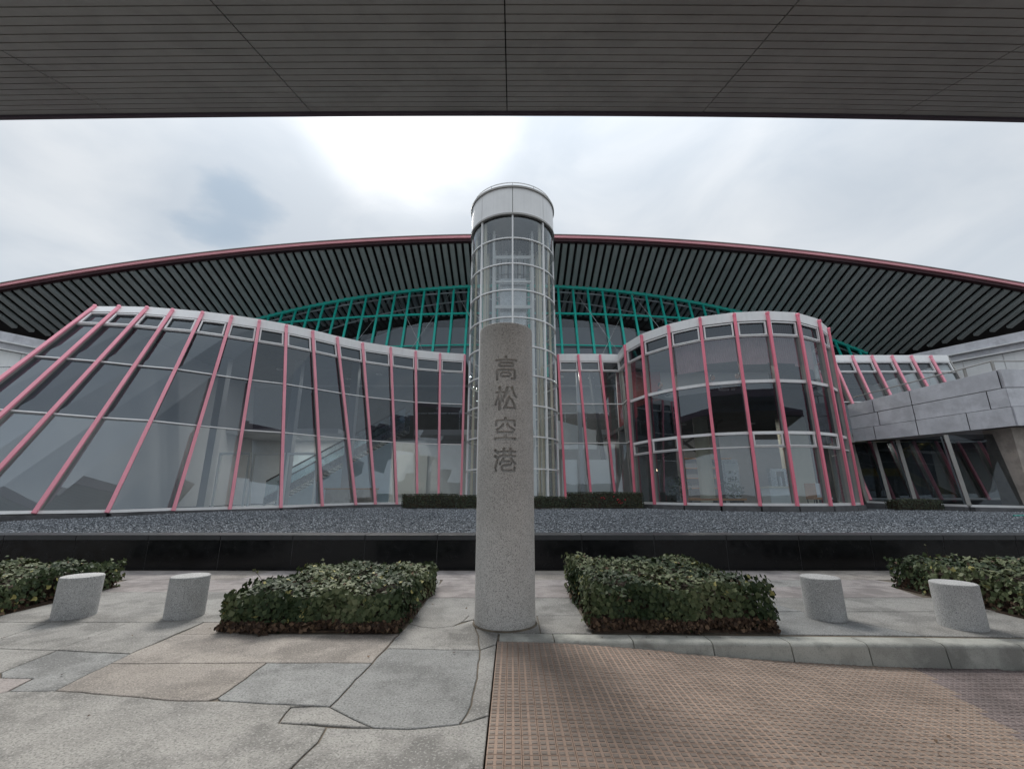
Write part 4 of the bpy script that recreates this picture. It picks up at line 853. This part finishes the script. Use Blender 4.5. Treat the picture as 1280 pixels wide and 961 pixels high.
def hedge(x0, x1, y0, y1, h, label, nl, ls, seed, kind='ivy', loc=None, z=0, cut=None, cat='ivy', group=None, under=.0):
    global rng
    rng = np.random.default_rng(seed)
    t = thing('ivy_bed' if kind == 'ivy' else 'box_hedge', ((x0 + x1) / 2, (y0 + y1) / 2, z), label, cat, group)
    def bumps(x, y): return .045 * np.sin(x * 3.1 + seed) * np.cos(y * 2.7 + seed * 2) + .03 * np.sin(x * 8 + y * 5 + seed) + .02 * np.sin(y * 13 - x * 9)
    am = 1 if kind == 'ivy' else .25
    e = .10 if kind == 'ivy' else .05
    # woody core
    nx, ny = 16, 14; cv = []; 
    for j in range(ny + 1):
        for i in range(nx + 1):
            x = x0 + e + (x1 - x0 - 2 * e) * i / nx; y = y0 + e + (y1 - y0 - 2 * e) * j / ny; cv.append((x, y, z + h - e * .8 + am * float(bumps(x, y)) - .11 * am * math.exp(-min(x - x0, x1 - x, y - y0, y1 - y) / .2)))
    nb = len(cv); cf = [(j * (nx + 1) + i, j * (nx + 1) + i + 1, (j + 1) * (nx + 1) + i + 1, (j + 1) * (nx + 1) + i) for j in range(ny) for i in range(nx)]
    rim = [i for i in range(nx + 1)] + [j * (nx + 1) + nx for j in range(1, ny + 1)] + [ny * (nx + 1) + i for i in range(nx - 1, -1, -1)] + [j * (nx + 1) for j in range(ny - 1, 0, -1)]
    lo = len(cv); cv += [(cv[i][0], cv[i][1], z - .0) for i in rim]; k = len(rim); cf += [(rim[i], rim[(i + 1) % k], lo + (i + 1) % k, lo + i) for i in range(k)]
    MB().add(cv, cf).build('stems', M['twig'], t)
    if kind == 'ivy': MB().box(x0 + .0, x1 - .0, y0 + .0, y1 - .0, -.02, .012).build('soil', M['soil'], t)
    W_, D_ = x1 - x0, y1 - y0; at_, af, asd = W_ * D_, W_ * h * 1.3, D_ * h * 1.2; tot = at_ + af * 2 + asd * 2
    Ps, Ns = [], []
    def put(n, fn): 
        p, q = fn(n); Ps.append(p); Ns.append(q)
    def top(n):
        x = rng.uniform(x0, x1, n); y = rng.uniform(y0, y1, n); zc = z + h + am * bumps(x, y) + rng.normal(0, .022 * am, n)
        ex = np.minimum(np.minimum(x - x0, x1 - x), np.minimum(y - y0, y1 - y)); zc -= .13 * am * np.exp(-ex / .13)
        return np.stack([x, y, zc], 1), np.stack([rng.normal(0, .45, n), rng.normal(-.15, .45, n), np.ones(n)], 1)
    def side(ax, v, sg):
        def f(n):
            u_ = rng.uniform(0, 1, n); zz = z + h * rng.power(1.15, n) + 0
            if ax == 'y':
                x = x0 + W_ * u_; wob = .05 * am * np.sin(x * 5 + seed) + .03 * am * np.sin(x * 13); y = v + sg * (rng.normal(0, .025 * am, n) + wob * 1.0 + .07 * am * np.clip((zz - z) / h - .5, 0, 1) * 0 - .05 * am * (1 - zz / max(h + z, .1)) - .10 * am * np.clip((zz - z) / h - .55, 0, 1)); p = np.stack([x, y, zz + am * bumps(x, y) * (zz - z) / h], 1); q = np.stack([rng.normal(0, .45, n), sg + rng.normal(0, .3, n), .35 + rng.normal(0, .35, n)], 1)
            else:
                y = y0 + D_ * u_; wob = .05 * am * np.sin(y * 5 + seed); x = v + sg * (rng.normal(0, .025 * am, n) + wob); p = np.stack([x, y, zz + am * bumps(x, y) * (zz - z) / h], 1); q = np.stack([sg + rng.normal(0, .3, n), rng.normal(0, .45, n), .35 + rng.normal(0, .35, n)], 1)
            return p, q
        return f
    put(int(nl * at_ / tot), top); put(int(nl * af / tot * 1.5), side('y', y0, -1)); put(int(nl * af / tot * .5), side('y', y1, 1)); put(int(nl * asd / tot), side('x', x0, -1)); put(int(nl * asd / tot), side('x', x1, 1))
    P = np.concatenate(Ps); Q = np.concatenate(Ns)
    if kind == 'ivy':
        n = len(P); pt = np.clip(.5 + .22 * np.sin(P[:, 0] * 4 + P[:, 1] * 2.3 + seed) + .5 * (rng.random(n) - .5), 0, 1) * .8 + .1
        yl = rng.random(n) < .02; pt[yl] = 1.0
        lowm = (P[:, 2] - z) / h < .22
        keep = ~(lowm & (rng.random(n) < .55)); P, Q, pt = P[keep], Q[keep], pt[keep]
        o = leaves(P, Q, rng.uniform(.75, 1.25, len(P)) * ls, 'foliage', M['leaf'], t, pt); o['kind'] = 'stuff'
        # brown dead leaves low down and scattered
        nb_ = int(nl * .2); a_, b_ = side('y', y0 - .03, -1)(nb_); a_[:, 2] = z + .01 + (a_[:, 2] - z) * .24; a_[:, 1] -= rng.exponential(.02, nb_) * (rng.random(nb_) < .5); c_, d_ = top(int(nl * .05)); c_[:, 2] -= .01
        e_, f_ = side('x', x1 - .03, 1)(nb_ // 3); e_[:, 2] = z + .01 + (e_[:, 2] - z) * .35; g_, h_ = side('x', x0 + .03, -1)(nb_ // 3); g_[:, 2] = z + .01 + (g_[:, 2] - z) * .35
        P2 = np.concatenate([a_, c_, e_, g_]); Q2 = np.concatenate([b_, d_, f_, h_]); Q2 = Q2 + rng.normal(0, .6, Q2.shape)
        o = leaves(P2, Q2, rng.uniform(.5, 1.0, len(P2)) * ls, 'dead_leaf_litter', M['leafbrown'], t, rng.random(len(P2))); o['kind'] = 'stuff'
    else:
        dt_ = np.array([(0, -.5, 0), (.32, 0, .08), (0, .5, 0), (-.32, 0, .08)]); df_ = np.array([(0, 1, 2), (0, 2, 3)])
        o = leaves(P, Q, rng.uniform(.7, 1.3, len(P)) * ls, 'foliage', M['boxleaf'], t, rng.random(len(P)), dt_, df_); o['kind'] = 'stuff'
    return t
gi = 'square beds of trimmed ivy on the forecourt'
hedge(-3.33, -1.28, 5.42, 7.9, .38, 'trimmed dark ivy bed just left of the granite pillar', 7200, .062, 3, group=gi)
hedge(.93, 2.97, 5.44, 7.9, .47, 'trimmed ivy bed just right of the pillar with brown patches on top', 7800, .060, 5, group=gi)
hedge(-9.3, -6.62, 5.6, 7.9, .42, 'ivy bed cut off by the left edge of the picture', 7200, .062, 9, group=gi)
hedge(6.42, 9.4, 5.45, 7.9, .47, 'ivy bed at the right edge behind the last bollard', 7800, .062, 11, group=gi)
# stray shoots
def shoot(pts, t, ls=.05):
    MB().path([Vector(p) for p in pts], .0035, 5).build('shoot', M['twig'], t)
    P = np.array([pts[-1], tuple((np.array(pts[-1]) + np.array(pts[-2])) / 2 + .01), pts[-2]]); leaves(P, rng.normal(0, 1, (3, 3)) + np.array([0, -.6, .8]), np.array([ls, ls * .8, ls * .9]), 'shoot_leaf', M['leaf'], t, np.array([.85, .95, .8]))
ivs = [o for o in C.objects if o.name.startswith('ivy_bed')]
shoot([(-3.2, 6.1, .35), (-3.32, 6.1, .48), (-3.36, 6.05, .55)], ivs[0]); shoot([(-2.9, 7.2, .38), (-2.95, 7.2, .52)], ivs[0])
shoot([(2.95, 5.9, .42), (3.12, 5.8, .45), (3.2, 5.75, .40)], ivs[1], .07); shoot([(6.95, 7.7, .45), (6.95, 7.7, .68)], ivs[3]); shoot([(-7.9, 6.9, .4), (-7.9, 6.9, .55)], ivs[2])

# hedges against the building
hedge(-4.5, -2.3, 18.2, 18.9, .55, 'low box hedge in front of the glass wall left of the tower', 2600, .05, 21, 'box', z=.98, cat='hedge', group='clipped hedges at the foot of the glass walls')
hedge(-2.2, -1.2, 17.5, 18.0, .5, 'short box hedge at the foot of the glass tower, left side', 1500, .05, 22, 'box', z=.98, cat='hedge', group='clipped hedges at the foot of the glass walls')
hedge(.7, 2.3, 17.6, 18.1, .45, 'low box hedge directly right of the granite pillar', 2200, .05, 23, 'box', z=.98, cat='hedge', group='clipped hedges at the foot of the glass walls')
hd = hedge(2.3, 5.3, 18.0, 18.8, .62, 'long box hedge with red flowers between tower and drum', 4200, .05, 24, 'box', z=.98, cat='hedge', group='clipped hedges at the foot of the glass walls')
for i in range(12):
    x = random.choice((random.gauss(3.6, .2), random.gauss(4.3, .15))); z = random.uniform(1.15, 1.5)
    MB().tube((x, 17.97, z), (x + .01, 17.93, z + .01), .025, 5, .012).build('blossom', M['flower'], hd)
hedge(14.3, 16.0, 16.6, 17.2, .36, 'small dark hedge under the aluminium walkway at the right', 1800, .05, 25, 'box', z=.97, cat='hedge', group='clipped hedges at the foot of the glass walls')
# green hose
t = MB(); pts = []
for i in range(30):
    x = 14.9 + i * .16; pts.append(Vector((x, 13.4 + .35 * math.sin(i * .16) - .02 * i + (.5 * ((i - 20) / 10) if i > 20 else 0), zg(13.5) + .03)))
t.path(pts, .022, 6); tag(t.build('garden_hose', M['hose']), 'green garden hose lying on the gravel at the right', 'hose')

n_ = 60; lx = np.concatenate([rng.uniform(-6, -.3, 22), rng.uniform(0, 5, 22), rng.uniform(.9, 3.1, 16)]); ly = np.concatenate([rng.uniform(3, 8, 22), rng.uniform(3, 5, 22), rng.uniform(5.15, 5.4, 16)])
P = np.stack([lx, ly, np.where((lx > -.1) & (ly < 5.08), np.array([zroad(x) for x in lx]), 0) + .012], 1)
tag(leaves(P, rng.normal(0, .25, (n_, 3)) + np.array([0, 0, 1]), rng.uniform(.015, .032, n_), 'leaf_litter', M['leafbrown'], None, rng.random(n_)), 'few small dry leaves and crumbs scattered over the forecourt paving', 'litter', kind='stuff')
# ================================================================== THINGS INSIDE
es = thing('escalator', (-9, 22.8, .95), 'escalator rising to the right behind the wave shaped glass wall', 'escalator')
def inc(x0, z0, x1, z1, y0, y1, th, name, m):
    return MB().hexa([(x0, y0, z0), (x1, y0, z1), (x1, y1, z1), (x0, y1, z0), (x0, y0, z0 + th), (x1, y0, z1 + th), (x1, y1, z1 + th), (x0, y1, z0 + th)]).build(name, m, es)
inc(-12.4, .95, -5.6, 4.75, 22.3, 22.4, .42, 'truss_cladding', M['steel']); inc(-12.4, .96, -5.6, 4.76, 23.4, 23.5, .42, 'truss_cladding', M['steel'])
inc(-12.4, 1.38, -5.6, 5.18, 22.34, 22.37, .75, 'glass_balustrade', M['g_lo']); inc(-12.4, 1.38, -5.6, 5.18, 23.43, 23.46, .75, 'glass_balustrade', M['g_lo'])
inc(-12.4, 2.13, -5.6, 5.93, 22.3, 22.4, .06, 'handrail', M['dark']); inc(-12.4, 2.13, -5.6, 5.93, 23.4, 23.5, .06, 'handrail', M['dark'])
for i in range(30):
    x = -12.2 + i * .22; z = 1.2 + i * .123
    MB().box(x, x + .215, 22.42, 23.38, z - .05, z).build('step', M['steel'], es)
MB().hexa([(-11.9, 22.42, .95), (-6.2, 22.42, .95), (-6.2, 22.5, .95), (-11.9, 22.5, .95), (-11.9, 22.42, 1.0), (-6.2, 22.42, 4.2), (-6.2, 22.5, 4.2), (-11.9, 22.5, 1.0)]).build('blue_side_panel', M['wallblue'], es)
t = thing('information_counter', (-7.4, 20.9, .93), 'tan counter low behind the glass below the escalator', 'counter')
MB().box(-8.7, -6.4, 20.75, 21.2, .93, 1.75).build('counter_front', M['conc'], t); MB().box(-8.75, -6.35, 20.7, 21.25, 1.75, 1.8).build('counter_top', M['wood'], t)
t = thing('display_case', (10.6, 17.6, .93), 'white display case with a small exhibit inside the drum', 'display case')
MB().box(10.05, 11.15, 17.35, 17.95, .93, 1.75).build('cabinet', M['board'], t, bevel=.01); MB().box(10.0, 11.2, 17.3, 18.0, 1.75, 1.82).build('cabinet_top', M['cream'], t)
MB().box(10.25, 10.5, 17.5, 17.7, 1.82, 2.4).box(10.8, 10.95, 17.5, 17.7, 1.82, 2.4).box(10.25, 10.95, 17.5, 17.7, 2.4, 2.5).tube((10.65, 17.6, 1.82), (10.65, 17.6, 2.2), .09, 10).build('exhibit', M['steel'], t)
t = thing('bench', (7.9, 17.7, .93), 'long orange wooden bench against the drum glass', 'bench')
MB().box(6.9, 9.2, 17.5, 17.85, 1.28, 1.36).build('seat', M['wood'], t)
for x in (7.0, 8.0, 9.05): MB().box(x, x + .06, 17.55, 17.8, .93, 1.28).build('leg', M['dark'], t)
t = thing('poster_stand', (9.6, 19.2, .93), 'pale framed notice stand inside the drum beside the cream column', 'notice')
MB().box(9.2, 9.9, 19.2, 19.25, 1.1, 3.0).build('frame', M['steel'], t); 
for i in range(4): MB().box(9.27, 9.83, 19.17, 19.195, 1.3 + i * .4, 1.62 + i * .4).build('poster', M['board' if i % 2 else 'wall'], t)
for i, (x, y, lb) in enumerate(((8.9, 17.9, 'potted plant left of the display case inside the drum'), (6.9, 18.6, 'potted plant behind the orange bench inside the drum'))):
    t = thing('potted_plant', (x, y, .93), lb, 'plant', 'potted plants inside the drum')
    MB().tube((x, y, .93), (x, y, 1.28), .14, 12, .19).build('pot', M['dark'], t)
    P = rng.normal(0, 1, (130, 3)) * np.array([.22, .2, .22]) + np.array([x, y, 1.75]); leaves(P, rng.normal(0, 1, (130, 3)), rng.uniform(.08, .14, 130), 'foliage', M['leaf'], t, rng.random(130) * .6)['kind'] = 'stuff'
    MB().path([V(x, y, 1.25), V(x + .02, y, 1.8)], .012).build('stem', M['twig'], t)
for i, (x, y, lb) in enumerate(((11.9, 17.3, 'chair right of the display case inside the drum'), (12.5, 17.7, 'chair nearest the right end of the drum'))):
    t = thing('lounge_chair', (x, y, .93), lb, 'chair', 'chairs inside the drum')
    MB().box(x - .22, x + .22, y, y + .45, 1.32, 1.4).build('seat', M['wood' if i == 0 else 'wall'], t, bevel=.01); MB().box(x - .22, x + .22, y + .4, y + .46, 1.4, 1.95).build('backrest', M['wood' if i == 0 else 'wall'], t, bevel=.02)
    for a in (-.2, .17):
        for b in (.02, .4): MB().box(x + a, x + a + .03, y + b, y + b + .03, .93, 1.32).build('leg', M['dark'], t)
t = thing('wall_lamp', (6.35, 19.4, 2.6), 'small glowing warm lamp inside the drum near its left edge', 'lamp')
MB().tube((6.35, 19.4, 2.5), (6.35, 19.4, 2.6), .045, 10).build('bulb', lampm, t); MB().tube((6.35, 19.4, 2.6), (6.35, 19.4, 4.8), .01, 5).build('cord', M['dark'], t)
# diners upstairs in the drum, seated
def person(x, y, z, rz, label, skincol=M['skin']):
    t = thing('person', (x, y, z), label, 'person')
    def P(a, b, c): ca_, sa_ = math.cos(rz), math.sin(rz); return (x + a * ca_ - b * sa_, y + a * sa_ + b * ca_, z + c)
    J = dict(pel=(0, 0, .5), chest=(0, .02, .85), neck=(0, 0, 1.03), sl=(.19, .02, .97), sr=(-.19, .02, .97), el=(.27, -.12, .75), er=(-.27, -.12, .75), hl=(.14, -.34, .78), hr=(-.14, -.34, .78),
             kl=(.12, -.42, .5), kr=(-.12, -.42, .5), fl=(.12, -.44, .08), fr=(-.12, -.44, .08), tl=(.12, -.6, .04), tr=(-.12, -.6, .04))
    names = list(J); E = [('pel', 'chest'), ('chest', 'neck'), ('chest', 'sl'), ('chest', 'sr'), ('sl', 'el'), ('sr', 'er'), ('el', 'hl'), ('er', 'hr'), ('pel', 'kl'), ('pel', 'kr'), ('kl', 'fl'), ('kr', 'fr'), ('fl', 'tl'), ('fr', 'tr')]
    rad = dict(pel=.15, chest=.15, neck=.06, sl=.07, sr=.07, el=.05, er=.05, hl=.035, hr=.035, kl=.075, kr=.075, fl=.045, fr=.045, tl=.035, tr=.035)
    me = bpy.data.meshes.new('clothed_body'); me.from_pydata([P(*J[n]) for n in names], [(names.index(a), names.index(b)) for a, b in E], []); me.materials.append(M['cloth'])
    o = bpy.data.objects.new('clothed_body', me); C.objects.link(o); child(o, t)
    o.modifiers.new('skin', 'SKIN')
    for i, n in enumerate(names): me.skin_vertices[0].data[i].radius = (rad[n], rad[n]); me.skin_vertices[0].data[i].use_root = (i == 0)
    o.modifiers.new('sub', 'SUBSURF').levels = 1
    def ball(c, r, name, m, sc=(1, 1, 1)):
        bm = bmesh.new(); bmesh.ops.create_uvsphere(bm, u_segments=14, v_segments=10, radius=r)
        for v in bm.verts: v.co = Vector((v.co.x * sc[0], v.co.y * sc[1], v.co.z * sc[2]))
        bmesh.ops.rotate(bm, verts=bm.verts, matrix=Matrix.Rotation(rz, 3, 'Z')); bmesh.ops.translate(bm, verts=bm.verts, vec=P(*c))
        me = bpy.data.meshes.new(name); bm.to_mesh(me); bm.free(); me.materials.append(m); [setattr(p, 'use_smooth', True) for p in me.polygons]; q = bpy.data.objects.new(name, me); C.objects.link(q); child(q, t); return q
    hd_ = ball((0, 0, 1.2), .1, 'head', skincol, (.8, .95, 1.2)); ball((0, .03, 1.235), .105, 'hair', M['hair'], (.86, .92, 1.08)); ball((0, -.1, 1.185), .016, 'nose', skincol, (1, 1.3, 1.5))
    for s_ in (-1, 1):
        ball((s_ * .033, -.085, 1.215), .011, 'eye', M['hair']); ball((s_ * .08, 0, 1.2), .022, 'ear', skincol, (.4, .8, 1.2)); ball((s_ * .13, -.38, .785), .04, 'hand', skincol, (.8, 1.3, .5))
    return t
person(8.35, 17.35, 5.0, .3, 'seated diner with dark hair, left one in the drum upper window'); person(9.25, 17.1, 5.0, -.4, 'seated diner in dark clothes, upper drum window centre'); person(6.6, 18.6, 5.0, .8, 'seated diner behind the second drum window from the left')
for i, (x, y, lb) in enumerate(((8.8, 16.95, 'cafe table between the two central diners upstairs'), (6.35, 19.0, 'wooden cafe table at the left of the upper drum'))):
    t = thing('cafe_table', (x, y, 5.0), lb, 'table'); MB().tube((x, y, 5.70), (x, y, 5.74), .3, 20).build('table_top', M['wood'], t); MB().tube((x, y, 5.0), (x, y, 5.7), .04, 10).build('leg', M['dark'], t)

# ================================================================== CANOPY OVERHEAD
CY, CH, AL = 5.68, 7.5, math.radians(21); PIT = .142; NROW = 62
cn = thing('entrance_canopy', (0, 2, 7), 'wide canopy overhead with narrow brown grey soffit strips running across', 'canopy')
def droop(x): return -.0012 * x * x if x < 0 else -.0019 * x * x
def cpt(x, s): return Vector((x, CY - s * math.cos(AL) + .0, CH - s * math.sin(AL) * (1 if s < 4.2 else 4.2 / s) + droop(x)))
cx = [-.08 + 3.16 * i for i in range(-7, 8)]
up = Vector((0, -math.sin(AL), math.cos(AL)))
for i in range(len(cx) - 1):
    a, b = cx[i] + .008, cx[i + 1] - .008
    sub = [a + (b - a) * k / 3 for k in range(4)]
    for r in range(NROW):
        if (r > 30) : 
            if r % 4: continue
            s0, s1 = r * PIT + .012, (r + 4) * PIT
        else: s0, s1 = r * PIT + .02, (r + 1) * PIT
        if r > 21 and abs(i - 6.5) > 4.5 and False: continue
        m_ = MB(); q = []
        for x in sub: q += [cpt(x, s0), cpt(x, s1), cpt(x, s1) + up * .05, cpt(x, s0) + up * .05]
        m_.add(q, [(k * 4 + j, k * 4 + (j + 1) % 4, k * 4 + 4 + (j + 1) % 4, k * 4 + 4 + j) for k in range(3) for j in range(4)] + [(0, 1, 2, 3), (15, 14, 13, 12)])
        if i in range(3, 11) and r < 30: m_.build('soffit_strip', M['canopy'], cn)
        else:
            if 'cs' not in globals(): cs = MB()
            cs.add(m_.v, m_.f)
tag(cs.build('outer_soffit_strips', M['canopy'], cn), kind='stuff')
dk_ = MB(); ed_ = MB(); ed2 = MB()
for i in range(len(cx) - 1):
    a, b = cx[i], cx[i + 1]; sub = [a + (b - a) * k / 3 for k in range(4)]
    for x, y in zip(sub, sub[1:]):
        for s0, s1 in ((0, 4.2), (4.2, NROW * PIT)):
            A, B, Cc, D = cpt(x, s0), cpt(y, s0), cpt(y, s1), cpt(x, s1)
            dk_.hexa([p + up * .045 for p in (A, B, Cc, D)] + [p + up * .3 for p in (A, B, Cc, D)])
        ed_.hexa([cpt(x, 0) + V(0, .0, -.03), cpt(y, 0) + V(0, .0, -.03), cpt(y, 0) + V(0, .06, -.03), cpt(x, 0) + V(0, .06, -.03), cpt(x, 0) + V(0, 0, .45), cpt(y, 0) + V(0, 0, .45), cpt(y, 0) + V(0, .06, .45), cpt(x, 0) + V(0, .06, .45)])
dk_.build('canopy_deck', M['canopyjoint'], cn); ed_.build('canopy_edge', M['canopyedge'], cn)

print('objects', len(C.objects))
